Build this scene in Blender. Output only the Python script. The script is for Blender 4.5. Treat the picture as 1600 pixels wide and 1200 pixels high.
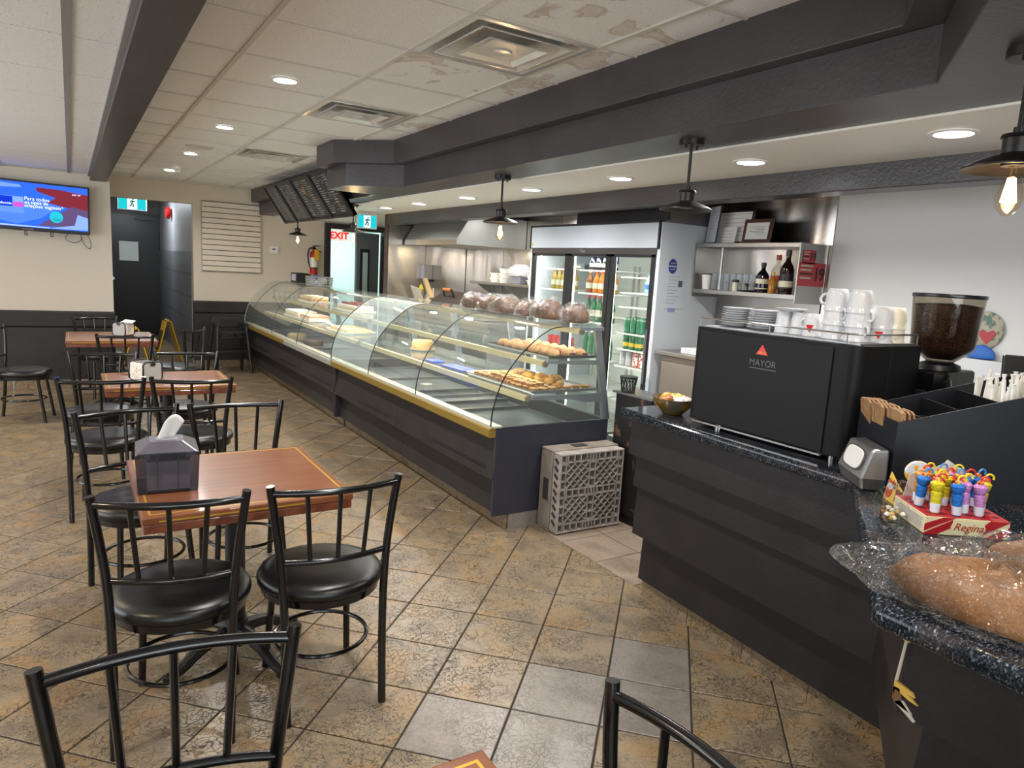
import bpy, bmesh, math, random
from mathutils import Vector, Matrix, Euler, noise as mnoise
random.seed(7)
for o in list(bpy.data.objects): bpy.data.objects.remove(o, do_unlink=True)
scene = bpy.context.scene
COL = scene.collection
R = math.radians
PI = math.pi

# ------------------------------------------------------------------ camera
YAW, PIT, ROL, HCAM = .5659, .158, -.0571, 1.605
fwd = Vector((math.sin(YAW)*math.cos(PIT), math.cos(YAW)*math.cos(PIT), -math.sin(PIT)))
rgt = Vector((math.cos(YAW), -math.sin(YAW), 0)); dwn = fwd.cross(rgt)
r2 = math.cos(ROL)*rgt + math.sin(ROL)*dwn; d2 = -math.sin(ROL)*rgt + math.cos(ROL)*dwn
cd = bpy.data.cameras.new('camera'); cam = bpy.data.objects.new('camera', cd); COL.objects.link(cam)
cd.sensor_fit = 'HORIZONTAL'; cd.sensor_width = 36; cd.lens = 1090.59/1600*36; cd.clip_start = .02; cd.clip_end = 100
m = Matrix.Identity(4)
for i in range(3): m[i][0], m[i][1], m[i][2] = r2[i], -d2[i], -fwd[i]
m[2][3] = HCAM
cam.matrix_world = m
scene.camera = cam
def project(p):
    q = Vector(p)-Vector((0, 0, HCAM)); z = q.dot(fwd)
    return (800+1090.59*q.dot(r2)/z, 600+1090.59*q.dot(d2)/z, z) if z > .01 else (-9999, -9999, z)

# ------------------------------------------------------------------ world, exposure, daylight
vs = scene.view_settings
vs.view_transform = 'Standard'; vs.look = 'None'; vs.gamma = 1; vs.use_curve_mapping = False
vs.exposure = 0.53
scene.cycles.transparent_max_bounces = 40
scene.cycles.max_bounces = 10
W = bpy.data.worlds.new('sky'); scene.world = W; W.use_nodes = True
W.node_tree.nodes['Background'].inputs[0].default_value = (.80, .88, 1, 1)
W.node_tree.nodes['Background'].inputs[1].default_value = 1.2
def area(name, loc, rot, sx, sy, power, col=(1, 1, 1), disk=False, spread=180):
    l = bpy.data.lights.new(name, 'AREA'); l.shape = 'DISK' if disk else 'RECTANGLE'
    l.size = sx
    if not disk: l.size_y = sy
    l.energy = power; l.color = col; l.spread = R(spread)
    o = bpy.data.objects.new(name, l); COL.objects.link(o); o.location = loc; o.rotation_euler = rot
    return o
# daylight entering the storefront windows behind the camera and on the side
area('window_daylight', (-.9, -2.75, 1.45), (R(106), 0, 0), 4.2, 1.9, 85, (.95, .97, 1))
area('window_daylight', (-3.35, 5.2, 1.5), (R(104), 0, R(-90)), 5.0, 1.8, 84, (.95, .97, 1))

# ------------------------------------------------------------------ helpers
def lin(h):
    h = h.lstrip('#'); c = [int(h[i:i+2], 16)/255 for i in (0, 2, 4)]
    return tuple((x/12.92 if x <= .04045 else ((x+.055)/1.055)**2.4) for x in c)+(1,)
MATS = {}
def mat(name, col='#808080', rough=.5, metal=0, spec=.5, var=None, bump=None, emis=None, coat=0, trans=0, sub=0):
    """var=(col2, scale, lo, hi) noise mix; bump=(scale, strength)"""
    if name in MATS: return MATS[name]
    m = bpy.data.materials.new(name); m.use_nodes = True; MATS[name] = m
    nt = m.node_tree; b = nt.nodes['Principled BSDF']
    b.inputs['Base Color'].default_value = lin(col); b.inputs['Roughness'].default_value = rough
    b.inputs['Metallic'].default_value = metal; b.inputs['Specular IOR Level'].default_value = spec
    if coat: b.inputs['Coat Weight'].default_value = coat; b.inputs['Coat Roughness'].default_value = .08
    if trans: b.inputs['Transmission Weight'].default_value = trans
    if sub: b.inputs['Subsurface Weight'].default_value = sub; b.inputs['Subsurface Scale'].default_value = .01
    if emis:
        b.inputs['Emission Color'].default_value = lin(emis[0]); b.inputs['Emission Strength'].default_value = emis[1]
    if var or bump:
        g = nt.nodes.new('ShaderNodeNewGeometry')
    if var:
        n = nt.nodes.new('ShaderNodeTexNoise'); n.inputs['Scale'].default_value = var[1]; n.inputs['Detail'].default_value = 5
        nt.links.new(g.outputs['Position'], n.inputs['Vector'])
        r = nt.nodes.new('ShaderNodeValToRGB'); r.color_ramp.elements[0].position = var[2]; r.color_ramp.elements[1].position = var[3]
        r.color_ramp.elements[0].color = lin(col); r.color_ramp.elements[1].color = lin(var[0])
        nt.links.new(n.outputs['Fac'], r.inputs['Fac']); nt.links.new(r.outputs['Color'], b.inputs['Base Color'])
    if bump:
        n = nt.nodes.new('ShaderNodeTexNoise'); n.inputs['Scale'].default_value = bump[0]; n.inputs['Detail'].default_value = 4
        nt.links.new(g.outputs['Position'], n.inputs['Vector'])
        u = nt.nodes.new('ShaderNodeBump'); u.inputs['Strength'].default_value = bump[1]; u.inputs['Distance'].default_value = .01
        nt.links.new(n.outputs['Fac'], u.inputs['Height']); nt.links.new(u.outputs['Normal'], b.inputs['Normal'])
    return m
def emit(name, col, s):
    if name in MATS: return MATS[name]
    m = bpy.data.materials.new(name); m.use_nodes = True; MATS[name] = m
    nt = m.node_tree; nt.nodes.remove(nt.nodes['Principled BSDF'])
    e = nt.nodes.new('ShaderNodeEmission'); e.inputs[0].default_value = lin(col); e.inputs[1].default_value = s
    nt.links.new(e.outputs[0], nt.nodes['Material Output'].inputs[0]); return m
def clear(name, tint=(.95, .98, .965), ior=1.45, rough=.02, bump=None, haze=0, hazecol=(.8, .82, .82)):
    """thin clear sheet: see-through with a fresnel reflection, and an optional share of milky haze"""
    if name in MATS: return MATS[name]
    m = bpy.data.materials.new(name); m.use_nodes = True; MATS[name] = m
    nt = m.node_tree; nt.nodes.remove(nt.nodes['Principled BSDF']); out = nt.nodes['Material Output']
    t = nt.nodes.new('ShaderNodeBsdfTransparent'); t.inputs[0].default_value = (*tint, 1)
    gl = nt.nodes.new('ShaderNodeBsdfGlossy'); gl.inputs['Roughness'].default_value = rough
    f = nt.nodes.new('ShaderNodeLayerWeight'); f.inputs['Blend'].default_value = .5     # Schlick reflectance, same on both faces
    pw = nt.nodes.new('ShaderNodeMath'); pw.operation = 'POWER'; pw.inputs[1].default_value = 4.5; nt.links.new(f.outputs['Facing'], pw.inputs[0])
    f0 = ((ior-1)/(ior+1))**2
    sc = nt.nodes.new('ShaderNodeMath'); sc.operation = 'MULTIPLY_ADD'; sc.inputs[1].default_value = (1-f0)*.7; sc.inputs[2].default_value = f0
    nt.links.new(pw.outputs[0], sc.inputs[0])
    mx = nt.nodes.new('ShaderNodeMixShader')
    nt.links.new(sc.outputs[0], mx.inputs[0]); nt.links.new(t.outputs[0], mx.inputs[1]); nt.links.new(gl.outputs[0], mx.inputs[2])
    last = mx
    if haze:
        d = nt.nodes.new('ShaderNodeBsdfDiffuse'); d.inputs[0].default_value = (*hazecol, 1)
        m2 = nt.nodes.new('ShaderNodeMixShader'); m2.inputs[0].default_value = haze
        nt.links.new(mx.outputs[0], m2.inputs[1]); nt.links.new(d.outputs[0], m2.inputs[2]); last = m2
    if bump:
        g = nt.nodes.new('ShaderNodeNewGeometry'); n = nt.nodes.new('ShaderNodeTexNoise')
        n.inputs['Scale'].default_value = bump[0]; n.inputs['Detail'].default_value = 2; n.inputs['Distortion'].default_value = 1.2
        nt.links.new(g.outputs['Position'], n.inputs['Vector'])
        u = nt.nodes.new('ShaderNodeBump'); u.inputs['Strength'].default_value = bump[1]; u.inputs['Distance'].default_value = .02
        nt.links.new(n.outputs['Fac'], u.inputs['Height'])
        nt.links.new(u.outputs[0], gl.inputs['Normal']); nt.links.new(u.outputs[0], f.inputs['Normal'])
    nt.links.new(last.outputs[0], out.inputs[0]); return m

class MB:
    def __init__(s): s.v = []; s.f = []
    def add(s, vs, fs):
        n = len(s.v); s.v += [tuple(v) for v in vs]; s.f += [tuple(i+n for i in f) for f in fs]; return s
    def box(s, x0, x1, y0, y1, z0, z1):
        return s.add([(x0,y0,z0),(x1,y0,z0),(x1,y1,z0),(x0,y1,z0),(x0,y0,z1),(x1,y0,z1),(x1,y1,z1),(x0,y1,z1)],
                     [(0,3,2,1),(4,5,6,7),(0,1,5,4),(1,2,6,5),(2,3,7,6),(3,0,4,7)])
    def obox(s, c, size, rot=(0,0,0)):
        M = Matrix.Translation(c) @ Euler(rot).to_matrix().to_4x4()
        a, b, d = [q/2 for q in size]
        vs = [M @ Vector(p) for p in ((-a,-b,-d),(a,-b,-d),(a,b,-d),(-a,b,-d),(-a,-b,d),(a,-b,d),(a,b,d),(-a,b,d))]
        return s.add(vs, [(0,3,2,1),(4,5,6,7),(0,1,5,4),(1,2,6,5),(2,3,7,6),(3,0,4,7)])
    def prism(s, poly, a0, a1, axis='y'):
        n = len(poly)
        mk = {'y': lambda p, a: (p[0], a, p[1]), 'x': lambda p, a: (a, p[0], p[1]), 'z': lambda p, a: (p[0], p[1], a)}[axis]
        vs = [mk(p, a0) for p in poly]+[mk(p, a1) for p in poly]
        return s.add(vs, [tuple(range(n-1, -1, -1)), tuple(range(n, 2*n))]+[(i, (i+1) % n, n+(i+1) % n, n+i) for i in range(n)])
    def strip(s, poly, a0, a1, t, axis='y', nrm=1):
        """open profile polyline thickened by t and extruded"""
        P = [Vector(p) for p in poly]; off = []
        for i in range(len(P)):
            d = (P[min(i+1, len(P)-1)]-P[max(i-1, 0)]).normalized(); off.append(P[i]+Vector((-d.y, d.x))*t*nrm)
        return s.prism([tuple(p) for p in P]+[tuple(p) for p in reversed(off)], a0, a1, axis)
    def tube(s, pts, r, n=8, closed=False):
        P = [Vector(p) for p in pts]; k = len(P); rs = r if isinstance(r, (list, tuple)) else [r]*k
        vs = []; up = None
        for i in range(k):
            if closed: d = (P[(i+1) % k]-P[i-1]).normalized()
            else: d = (P[min(i+1, k-1)]-P[max(i-1, 0)]).normalized()
            if up is None:
                up = Vector((0, 0, 1)) if abs(d.z) < .9 else Vector((1, 0, 0))
            a = d.cross(up)
            if a.length < 1e-5: a = d.orthogonal()
            a.normalize(); b = a.cross(d).normalized(); up = b
            vs += [P[i]+(a*math.cos(2*PI*j/n)+b*math.sin(2*PI*j/n))*rs[i] for j in range(n)]
        fs = []
        for i in range(k if closed else k-1):
            i2 = (i+1) % k
            fs += [(i*n+j, i*n+(j+1) % n, i2*n+(j+1) % n, i2*n+j) for j in range(n)]
        if not closed: fs += [tuple(range(n-1, -1, -1)), tuple(range((k-1)*n, k*n))]
        return s.add(vs, fs)
    def lathe(s, prof, n=24, c=(0,0,0), sx=1, sy=1, M=None):
        vs = []; fs = []; idx = []
        for r, z in prof:
            if r < 1e-6: idx.append([len(vs)]); vs.append(Vector((c[0], c[1], c[2]+z)))
            else:
                idx.append(list(range(len(vs), len(vs)+n)))
                vs += [Vector((c[0]+sx*r*math.cos(2*PI*j/n), c[1]+sy*r*math.sin(2*PI*j/n), c[2]+z)) for j in range(n)]
        for a, b in zip(idx, idx[1:]):
            if len(a) == 1 and len(b) == 1: continue
            for j in range(n):
                j2 = (j+1) % n
                if len(a) == 1: fs.append((a[0], b[j2], b[j]))
                elif len(b) == 1: fs.append((a[j], a[j2], b[0]))
                else: fs.append((a[j], a[j2], b[j2], b[j]))
        if len(idx[0]) > 1: fs.append(tuple(reversed(idx[0])))
        if len(idx[-1]) > 1: fs.append(tuple(idx[-1]))
        if M: vs = [M @ v for v in vs]
        return s.add(vs, fs)
    def grid(s, fn, nu, nv, wrap=False):
        vs = [fn(i/(nu-1) if not wrap else i/nu, j/(nv-1)) for i in range(nu) for j in range(nv)]
        fs = [(i*nv+j, ((i+1) % nu)*nv+j, ((i+1) % nu)*nv+j+1, i*nv+j+1) for i in range(nu if wrap else nu-1) for j in range(nv-1)]
        return s.add(vs, fs)
    def mesh(s, name, mt, smooth=None):
        me = bpy.data.meshes.new(name); me.from_pydata([tuple(v) for v in s.v], [], s.f); me.update()
        bm = bmesh.new(); bm.from_mesh(me); bmesh.ops.recalc_face_normals(bm, faces=bm.faces); bm.to_mesh(me); bm.free()
        if mt: me.materials.append(mt)
        if smooth:
            for p in me.polygons: p.use_smooth = True
            me.set_sharp_from_angle(angle=R(smooth))
        return me
    def build(s, name, mt, parent=None, smooth=None, bev=0, loc=None, rot=None, seg=2):
        o = bpy.data.objects.new(name, s.mesh(name, mt, smooth)); COL.objects.link(o)
        if parent: o.parent = parent
        if loc: o.location = loc
        if rot: o.rotation_euler = rot
        if bev:
            b = o.modifiers.new('edge', 'BEVEL'); b.width = bev; b.segments = seg; b.limit_method = 'ANGLE'; b.angle_limit = R(40)
        return o
def box(*a): return MB().box(*a)
def tag(o, label=None, cat=None, group=None, kind=None):
    for k, v in (('label', label), ('category', cat), ('group', group), ('kind', kind)):
        if v: o[k] = v
    return o
def thing(name, label, cat, loc=(0,0,0), rz=0, group=None):
    o = bpy.data.objects.new(name, None); COL.objects.link(o); o.location = loc; o.rotation_euler = (0, 0, rz)
    o.empty_display_size = .05
    return tag(o, label, cat, group)
def struct(o, label=None): return tag(o, label, kind='structure')
KIDS = {}
def dup(o, parent=None, loc=None, rz=None, label=None, group=None):
    c = o.copy(); COL.objects.link(c); c.parent = parent
    if loc is not None: c.location = loc
    if rz is not None: c.rotation_euler = (0, 0, rz)
    if label: c['label'] = label
    if group: c['group'] = group
    for k in o.children: dup(k, c)
    return c
TXT = {}
def text(name, s, size, mt, parent, o, ax='-x', align='CENTER', depth=.0006, shear=0, bold=0):
    """lettering as a thin mesh; ax is the side it faces"""
    key = (s, size, mt.name, align, shear, bold)
    if key not in TXT:
        cu = bpy.data.curves.new('lettering', 'FONT'); cu.body = s; cu.size = size; cu.align_x = align; cu.align_y = 'CENTER'; cu.extrude = depth; cu.shear = shear
        cu.resolution_u = 3; cu.offset = bold*size
        ob = bpy.data.objects.new('lettering', cu); COL.objects.link(ob)
        dg = bpy.context.evaluated_depsgraph_get()
        me = bpy.data.meshes.new_from_object(ob.evaluated_get(dg)); me.materials.clear(); me.materials.append(mt)
        bpy.data.objects.remove(ob); TXT[key] = me
    t = bpy.data.objects.new(name, TXT[key]); COL.objects.link(t)
    if parent: t.parent = parent
    if isinstance(ax, Matrix): B = ax
    else:
        x, y, z = {'-x': ((0,-1,0),(0,0,1),(-1,0,0)), '-y': ((1,0,0),(0,0,1),(0,-1,0)), '+z': ((1,0,0),(0,1,0),(0,0,1))}[ax]
        B = Matrix((x, y, z)).transposed()
    t.matrix_local = Matrix.Translation(o) @ B.to_4x4()
    return t
ORD = ['first', 'second', 'third', 'fourth', 'fifth', 'sixth', 'seventh', 'eighth', 'ninth', 'tenth', 'eleventh', 'twelfth']
def arc(cx, cy, r, a0, a1, n): return [(cx+r*math.cos(R(a0+(a1-a0)*i/n)), cy+r*math.sin(R(a0+(a1-a0)*i/n))) for i in range(n+1)]
def spline(pts, n=6):
    P = [Vector(p) for p in pts]; out = []
    for i in range(len(P)-1):
        a, b, c, d = P[max(i-1, 0)], P[i], P[i+1], P[min(i+2, len(P)-1)]
        for k in range(n):
            t = k/n; out.append(.5*((2*b)+(c-a)*t+(2*a-5*b+4*c-d)*t*t+(3*b-a-3*c+d)*t**3))
    return out+[P[-1]]
# ------------------------------------------------------------------ special materials
def nodes_mat(name):
    m = bpy.data.materials.new(name); m.use_nodes = True; MATS[name] = m
    nt = m.node_tree; N = lambda t: nt.nodes.new('ShaderNode'+t)
    return m, nt, nt.nodes['Principled BSDF'], N, nt.links.new
def ramp(N, els):
    r = N('ValToRGB'); e = r.color_ramp.elements
    while len(e) < len(els): e.new(.5)
    for x, (p, c) in zip(e, els): x.position = p; x.color = lin(c) if isinstance(c, str) else (*c, 1)
    return r
def noise(N, L, vec, sc, det=5, dist=0, rough=.5):
    n = N('TexNoise'); n.inputs['Scale'].default_value = sc; n.inputs['Detail'].default_value = det; n.inputs['Distortion'].default_value = dist
    n.inputs['Roughness'].default_value = rough
    L(vec, n.inputs['Vector']); return n
def mixc(N, L, fac, a, b, mode='MIX'):
    m = N('Mix'); m.data_type = 'RGBA'; m.blend_type = mode
    for s, i in ((fac, 0), (a, 6), (b, 7)):
        if hasattr(s, 'links') or hasattr(s, 'is_linked'): L(s, m.inputs[i])
        else: m.inputs[i].default_value = s if not isinstance(s, str) else lin(s)
    return m.outputs[2]
def tile_mat(name, cols, vein, veinamt, base_rough):
    m, nt, b, N, L = nodes_mat(name)
    g = N('NewGeometry'); oi = N('ObjectInfo')
    ad = N('Math'); ad.operation = 'ADD'; L(oi.outputs['Random'], ad.inputs[0]); L(g.outputs['Random Per Island'], ad.inputs[1])
    mu = N('Math'); mu.operation = 'MULTIPLY'; L(ad.outputs[0], mu.inputs[0]); mu.inputs[1].default_value = 37
    va = N('VectorMath'); va.operation = 'ADD'; L(g.outputs['Position'], va.inputs[0])
    cx = N('CombineXYZ'); L(mu.outputs[0], cx.inputs[0]); L(mu.outputs[0], cx.inputs[2]); L(cx.outputs[0], va.inputs[1])
    P = va.outputs[0]
    n1 = noise(N, L, P, 5.5, 6, .6); r1 = ramp(N, [(.3, cols[0]), (.5, cols[1]), (.68, cols[2])]); L(n1.outputs['Fac'], r1.inputs[0])
    n0 = noise(N, L, P, 60, 4); c = mixc(N, L, .35, r1.outputs[0], n0.outputs['Fac'], 'SOFT_LIGHT')
    wn = noise(N, L, P, 16, 3); ws = N('VectorMath'); ws.operation = 'SCALE'; L(wn.outputs['Color'], ws.inputs[0]); ws.inputs['Scale'].default_value = .16
    wa = N('VectorMath'); wa.operation = 'ADD'; L(P, wa.inputs[0]); L(ws.outputs[0], wa.inputs[1])
    vo = N('TexVoronoi'); vo.feature = 'DISTANCE_TO_EDGE'; vo.inputs['Scale'].default_value = 30; L(wa.outputs[0], vo.inputs['Vector'])
    rv = ramp(N, [(0, (1,1,1)), (.035, (.55,.55,.55)), (.09, (0,0,0))]); L(vo.outputs['Distance'], rv.inputs[0])
    nm = noise(N, L, P, 9, 3); rm = ramp(N, [(.30, (0,0,0)), (.55, (1,1,1))]); L(nm.outputs['Fac'], rm.inputs[0])
    vm = N('Math'); vm.operation = 'MULTIPLY'; L(rv.outputs[0], vm.inputs[0]); L(rm.outputs[0], vm.inputs[1])
    v2 = N('Math'); v2.operation = 'MULTIPLY'; L(vm.outputs[0], v2.inputs[0]); v2.inputs[1].default_value = veinamt
    c2 = mixc(N, L, v2.outputs[0], c, vein)
    hs = N('HueSaturation'); hv = N('MapRange'); L(ad.outputs[0], hv.inputs[0]); hv.inputs[1].default_value = 0; hv.inputs[2].default_value = 1; hv.inputs[3].default_value = .86; hv.inputs[4].default_value = 1.1
    L(hv.outputs[0], hs.inputs['Value']); L(c2, hs.inputs['Color'])
    L(hs.outputs[0], b.inputs['Base Color'])
    b.inputs['Roughness'].default_value = base_rough; b.inputs['Specular IOR Level'].default_value = .4
    u = N('Bump'); u.inputs['Strength'].default_value = .35; u.inputs['Distance'].default_value = .004; u.invert = True
    L(v2.outputs[0], u.inputs['Height']); L(u.outputs[0], b.inputs['Normal'])
    return m
TILE = tile_mat('slate_tile_tan', ('#6a5d4e', '#80715b', '#886e4d'), '#2a2119', .95, .30)
TILEG = tile_mat('slate_tile_grey', ('#6c645d', '#7d756d', '#736a62'), '#4a433c', .45, .28)
TILEB = tile_mat('kitchen_tile', ('#7a6b5e', '#918272', '#8d7865'), '#5a4c40', .4, .28)
GROUT = mat('grout', '#2c251e', .95)
def granite():
    m, nt, b, N, L = nodes_mat('granite')
    g = N('NewGeometry'); P = g.outputs['Position']
    mp = N('Mapping'); mp.inputs['Rotation'].default_value = (0, 0, R(35)); mp.inputs['Scale'].default_value = (1, 2.4, 1.6); L(P, mp.inputs[0])
    a = noise(N, L, mp.outputs[0], 95, 5, .6, .6); r = ramp(N, [(.40, '#0e1013'), (.54, '#1d2126'), (.62, '#4a525c'), (.72, '#98a0a6')]); L(a.outputs['Fac'], r.inputs[0])
    c = noise(N, L, P, 7, 4, .5); rc = ramp(N, [(.55, (0,0,0)), (.72, (1,1,1))]); L(c.outputs['Fac'], rc.inputs[0])
    fm = N('Math'); fm.operation = 'MULTIPLY'; L(rc.outputs[0], fm.inputs[0]); fm.inputs[1].default_value = .3
    L(mixc(N, L, fm.outputs[0], r.outputs[0], '#6b5a55'), b.inputs['Base Color'])
    b.inputs['Roughness'].default_value = .1; b.inputs['Specular IOR Level'].default_value = .3; return m
GRANITE = granite()
def wood():
    m, nt, b, N, L = nodes_mat('table_wood')
    tc = N('TexCoord'); mp = N('Mapping'); mp.inputs['Scale'].default_value = (3, 26, 26); L(tc.outputs['Object'], mp.inputs[0])
    a = noise(N, L, mp.outputs[0], 1.6, 6, .4); r = ramp(N, [(.32, '#733f23'), (.5, '#7d4828'), (.66, '#86502e')]); L(a.outputs['Fac'], r.inputs[0])
    L(r.outputs[0], b.inputs['Base Color']); b.inputs['Roughness'].default_value = .3; b.inputs['Coat Weight'].default_value = .5; b.inputs['Coat Roughness'].default_value = .12
    return m
WOOD = wood()
WOODE = mat('table_edge_wood', '#5e2f20', .3, var=('#7a4028', 30, .4, .6), coat=.3)
GOLD = mat('gold_inlay', '#b8942c', .35, .3)
def steel(name, col, rough, wave=0, scale=2.2):
    m, nt, b, N, L = nodes_mat(name)
    b.inputs['Base Color'].default_value = lin(col); b.inputs['Metallic'].default_value = 1; b.inputs['Roughness'].default_value = rough
    g = N('NewGeometry'); mp = N('Mapping'); mp.inputs['Scale'].default_value = (40, 40, 900); L(g.outputs['Position'], mp.inputs[0])
    n = noise(N, L, mp.outputs[0], 1, 2); u = N('Bump'); u.inputs['Strength'].default_value = .06; u.inputs['Distance'].default_value = .002
    L(n.outputs['Fac'], u.inputs['Height']); last = u
    if wave:
        mw = N('Mapping'); mw.inputs['Scale'].default_value = (1, 1, .35); L(g.outputs['Position'], mw.inputs[0])
        n2 = noise(N, L, mw.outputs[0], scale, 1, .7); u2 = N('Bump'); u2.inputs['Strength'].default_value = wave; u2.inputs['Distance'].default_value = .06
        L(n2.outputs['Fac'], u2.inputs['Height']); L(u.outputs[0], u2.inputs['Normal']); last = u2
    L(last.outputs[0], b.inputs['Normal']); return m
STEEL = steel('brushed_steel', '#a3a19e', .34)
STEELW = steel('wall_steel', '#c6c1bc', .24, .8)
STEELD = steel('hood_steel', '#a9aaa6', .42); STEELD.node_tree.nodes['Principled BSDF'].inputs['Metallic'].default_value = .55
CHROME = mat('chrome', '#cccccc', .12, 1)
ALU = mat('anodised_aluminium', '#9aa0a8', .38, .75)
def panel_mat(name, stain):
    m, nt, b, N, L = nodes_mat(name)
    g = N('NewGeometry'); P = g.outputs['Position']
    n = noise(N, L, P, 140, 3); r = ramp(N, [(.30, '#9f9a90'), (.38, '#e4e4e1'), (1, '#e8e8e5')]); L(n.outputs['Fac'], r.inputs[0]); c = r.outputs[0]
    if stain:
        s = noise(N, L, P, 4.2, 5, .8); rs = ramp(N, [(.56, (0,0,0)), (.6, (.55,.55,.55)), (.63, (.25,.25,.25)), (.75, (.5,.5,.5))]); L(s.outputs['Fac'], rs.inputs[0])
        c = mixc(N, L, rs.outputs[0], c, '#9a7c54')
    L(c, b.inputs['Base Color']); b.inputs['Roughness'].default_value = .85
    u = N('Bump'); u.inputs['Strength'].default_value = .25; u.inputs['Distance'].default_value = .002; L(n.outputs['Fac'], u.inputs['Height']); L(u.outputs[0], b.inputs['Normal'])
    return m
PANEL = panel_mat('ceiling_panel', 0); PANELS = panel_mat('ceiling_panel_stained', 1)
TBAR = mat('ceiling_grid', '#c9c5bb', .5)
CREAM = mat('wall_cream', '#cbc1b1', .7, bump=(30, .05))
WHITEW = mat('wall_white', '#d6d5d3', .55, bump=(25, .05))
SOFF = mat('soffit_white', '#e8e5dc', .5)
DARK = mat('charcoal_paint', '#3b3738', .36, var=('#423e40', 3, .4, .6), bump=(60, .12))
SIDING = mat('charcoal_siding', '#2a2626', .42, spec=.35, var=('#302c2c', 6, .4, .62), bump=(80, .08))
DARKB = mat('dark_beam', '#413e3f', .3, bump=(70, .2))
BLACK = mat('black_paint', '#141416', .35)
BLKMET = mat('black_metal', '#0b0b0d', .18, 0, .6)
VINYL = mat('black_vinyl', '#0d0d0e', .33, 0, .5, bump=(300, .06))
BLKPL = mat('black_plastic', '#18181a', .4)
MACH = mat('machine_black', '#101011', .5, spec=.2)
WHITEPL = mat('white_plastic', '#dcdcda', .4)
CER = mat('white_ceramic', '#cdced0', .12)
PAPER = mat('white_paper', '#d6d4d0', .8)
GREYB = mat('grey_board', '#8d8883', .6)
GLASS = clear('case_glass', (.975, .99, .985), 1.4, .02, None, .03, (.75, .86, .82))  # pale haze share stands in for ceiling reflections on the panes
GLASSF = clear('frosty_glass', (.93, .97, .955), 1.4, .08, None, .17, (.78, .86, .84))
GLASSC = clear('cooler_glass', (.97, .985, .98), 1.3)
PLAS = clear('clear_plastic', (.97, .97, .97), 1.35, .06, (60, .6))
BAG = clear('bread_bag', (.985, .985, .985), 1.6, .04, (70, .9), .006)
SMOKE = clear('smoked_plastic', (.36, .35, .39), 1.45, .1, None, .12, (.12, .115, .135))

# ------------------------------------------------------------------ floor
floor = struct(box(-3.4, 4.6, -2.8, 15.6, -.12, -.004).build('floor', GROUT), 'brown slate tile floor laid diagonally with dark joints')
S = .33/math.sqrt(2)
def clip(poly, rect):
    x0, x1, y0, y1 = rect
    for ax, lim, sg in ((0, x0, 1), (0, x1, -1), (1, y0, 1), (1, y1, -1)):
        out = []
        for a, b in zip(poly, poly[1:]+poly[:1]):
            ia, ib = sg*(a[ax]-lim) >= 0, sg*(b[ax]-lim) >= 0
            if ia: out.append(a)
            if ia != ib:
                t = (lim-a[ax])/(b[ax]-a[ax]); out.append((a[0]+t*(b[0]-a[0]), a[1]+t*(b[1]-a[1])))
        poly = out
        if len(poly) < 3: return []
    return poly
def parea(p): return abs(sum(a[0]*b[1]-b[0]*a[1] for a, b in zip(p, p[1:]+p[:1])))/2
def tile_geo(mb, poly, z1=0.0, ins=.0048):
    n = len(poly); cx = sum(p[0] for p in poly)/n; cy = sum(p[1] for p in poly)/n
    if sum(a[0]*b[1]-b[0]*a[1] for a, b in zip(poly, poly[1:]+poly[:1])) < 0: poly = poly[::-1]
    def sh(p, d):
        v = Vector((cx-p[0], cy-p[1])); l = max(v.length, 1e-4); return (p[0]+v.x/l*d, p[1]+v.y/l*d)
    lo = [(*sh(p, ins), -.01) for p in poly]; mid = [(*sh(p, ins), z1-.002) for p in poly]; hi = [(*sh(p, ins+.003), z1) for p in poly]
    fs = [tuple(range(2*n, 3*n))]+[(k*n+i, k*n+(i+1) % n, (k+1)*n+(i+1) % n, (k+1)*n+i) for k in (0, 1) for i in range(n)]
    mb.add(lo+mid+hi, fs)
cells = []
for rect, mode in (((-3.3, 2.48, -2.7, 10.88), 'd'), ((.45, 1.5, 10.88, 15.3), 'd'), ((2.48, 4.4, -2.7, 10.88), 'a')):
    if mode == 'd':
        for i in range(-60, 60):
            for j in range(-60, 60):
                cx, cy = 1.3317+S*(i+j+1), 2.4426+S*(j-i)
                if not (rect[0]-S < cx < rect[1]+S and rect[2]-S < cy < rect[3]+S): continue
                full = [(cx-S, cy), (cx, cy-S), (cx+S, cy), (cx, cy+S)]
                p = clip(full, rect)
                if p and parea(p) > .002: cells.append((cx, cy, p, 'd', abs(parea(p)-.1089) < 1e-4))
    else:
        nx, ny = int((rect[1]-rect[0])/.33)+1, int((rect[3]-rect[2])/.33)+1
        for i in range(nx):
            for j in range(ny):
                x0, y0 = rect[0]+.33*i, rect[2]+.33*j
                p = clip([(x0, y0), (x0+.33, y0), (x0+.33, y0+.33), (x0, y0+.33)], rect)
                if p and parea(p) > .002: cells.append((x0+.165, y0+.165, p, 'a', abs(parea(p)-.1089) < 1e-4))
def vis(c):
    x, y, z = project((c[0], c[1], 0))
    if not (-90 < x < 1690 and 380 < y < 1290 and z > .3): return False
    if c[0] > 2.55 and not (2.4 < c[1] < 3.6): return False
    if c[0] > 2.35 and c[1] > 3.6: return False
    if c[0] > 2.5 and c[1] < 2.5: return False
    return True
order = sorted([c for c in cells if vis(c)], key=lambda c: math.hypot(c[0], c[1]))
near = order[:298]; ids = set(id(c) for c in near)
greys = [(1.09, 1.99), (1.32, 1.75), (1.555, 1.985), (2.02, 1.985), (1.79, 1.75)]
def tmat(c):
    if c[3] == 'a': return TILEB
    return TILEG if any(math.hypot(c[0]-a, c[1]-b) < .15 for a, b in greys) else TILE
TM = {}
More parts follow.
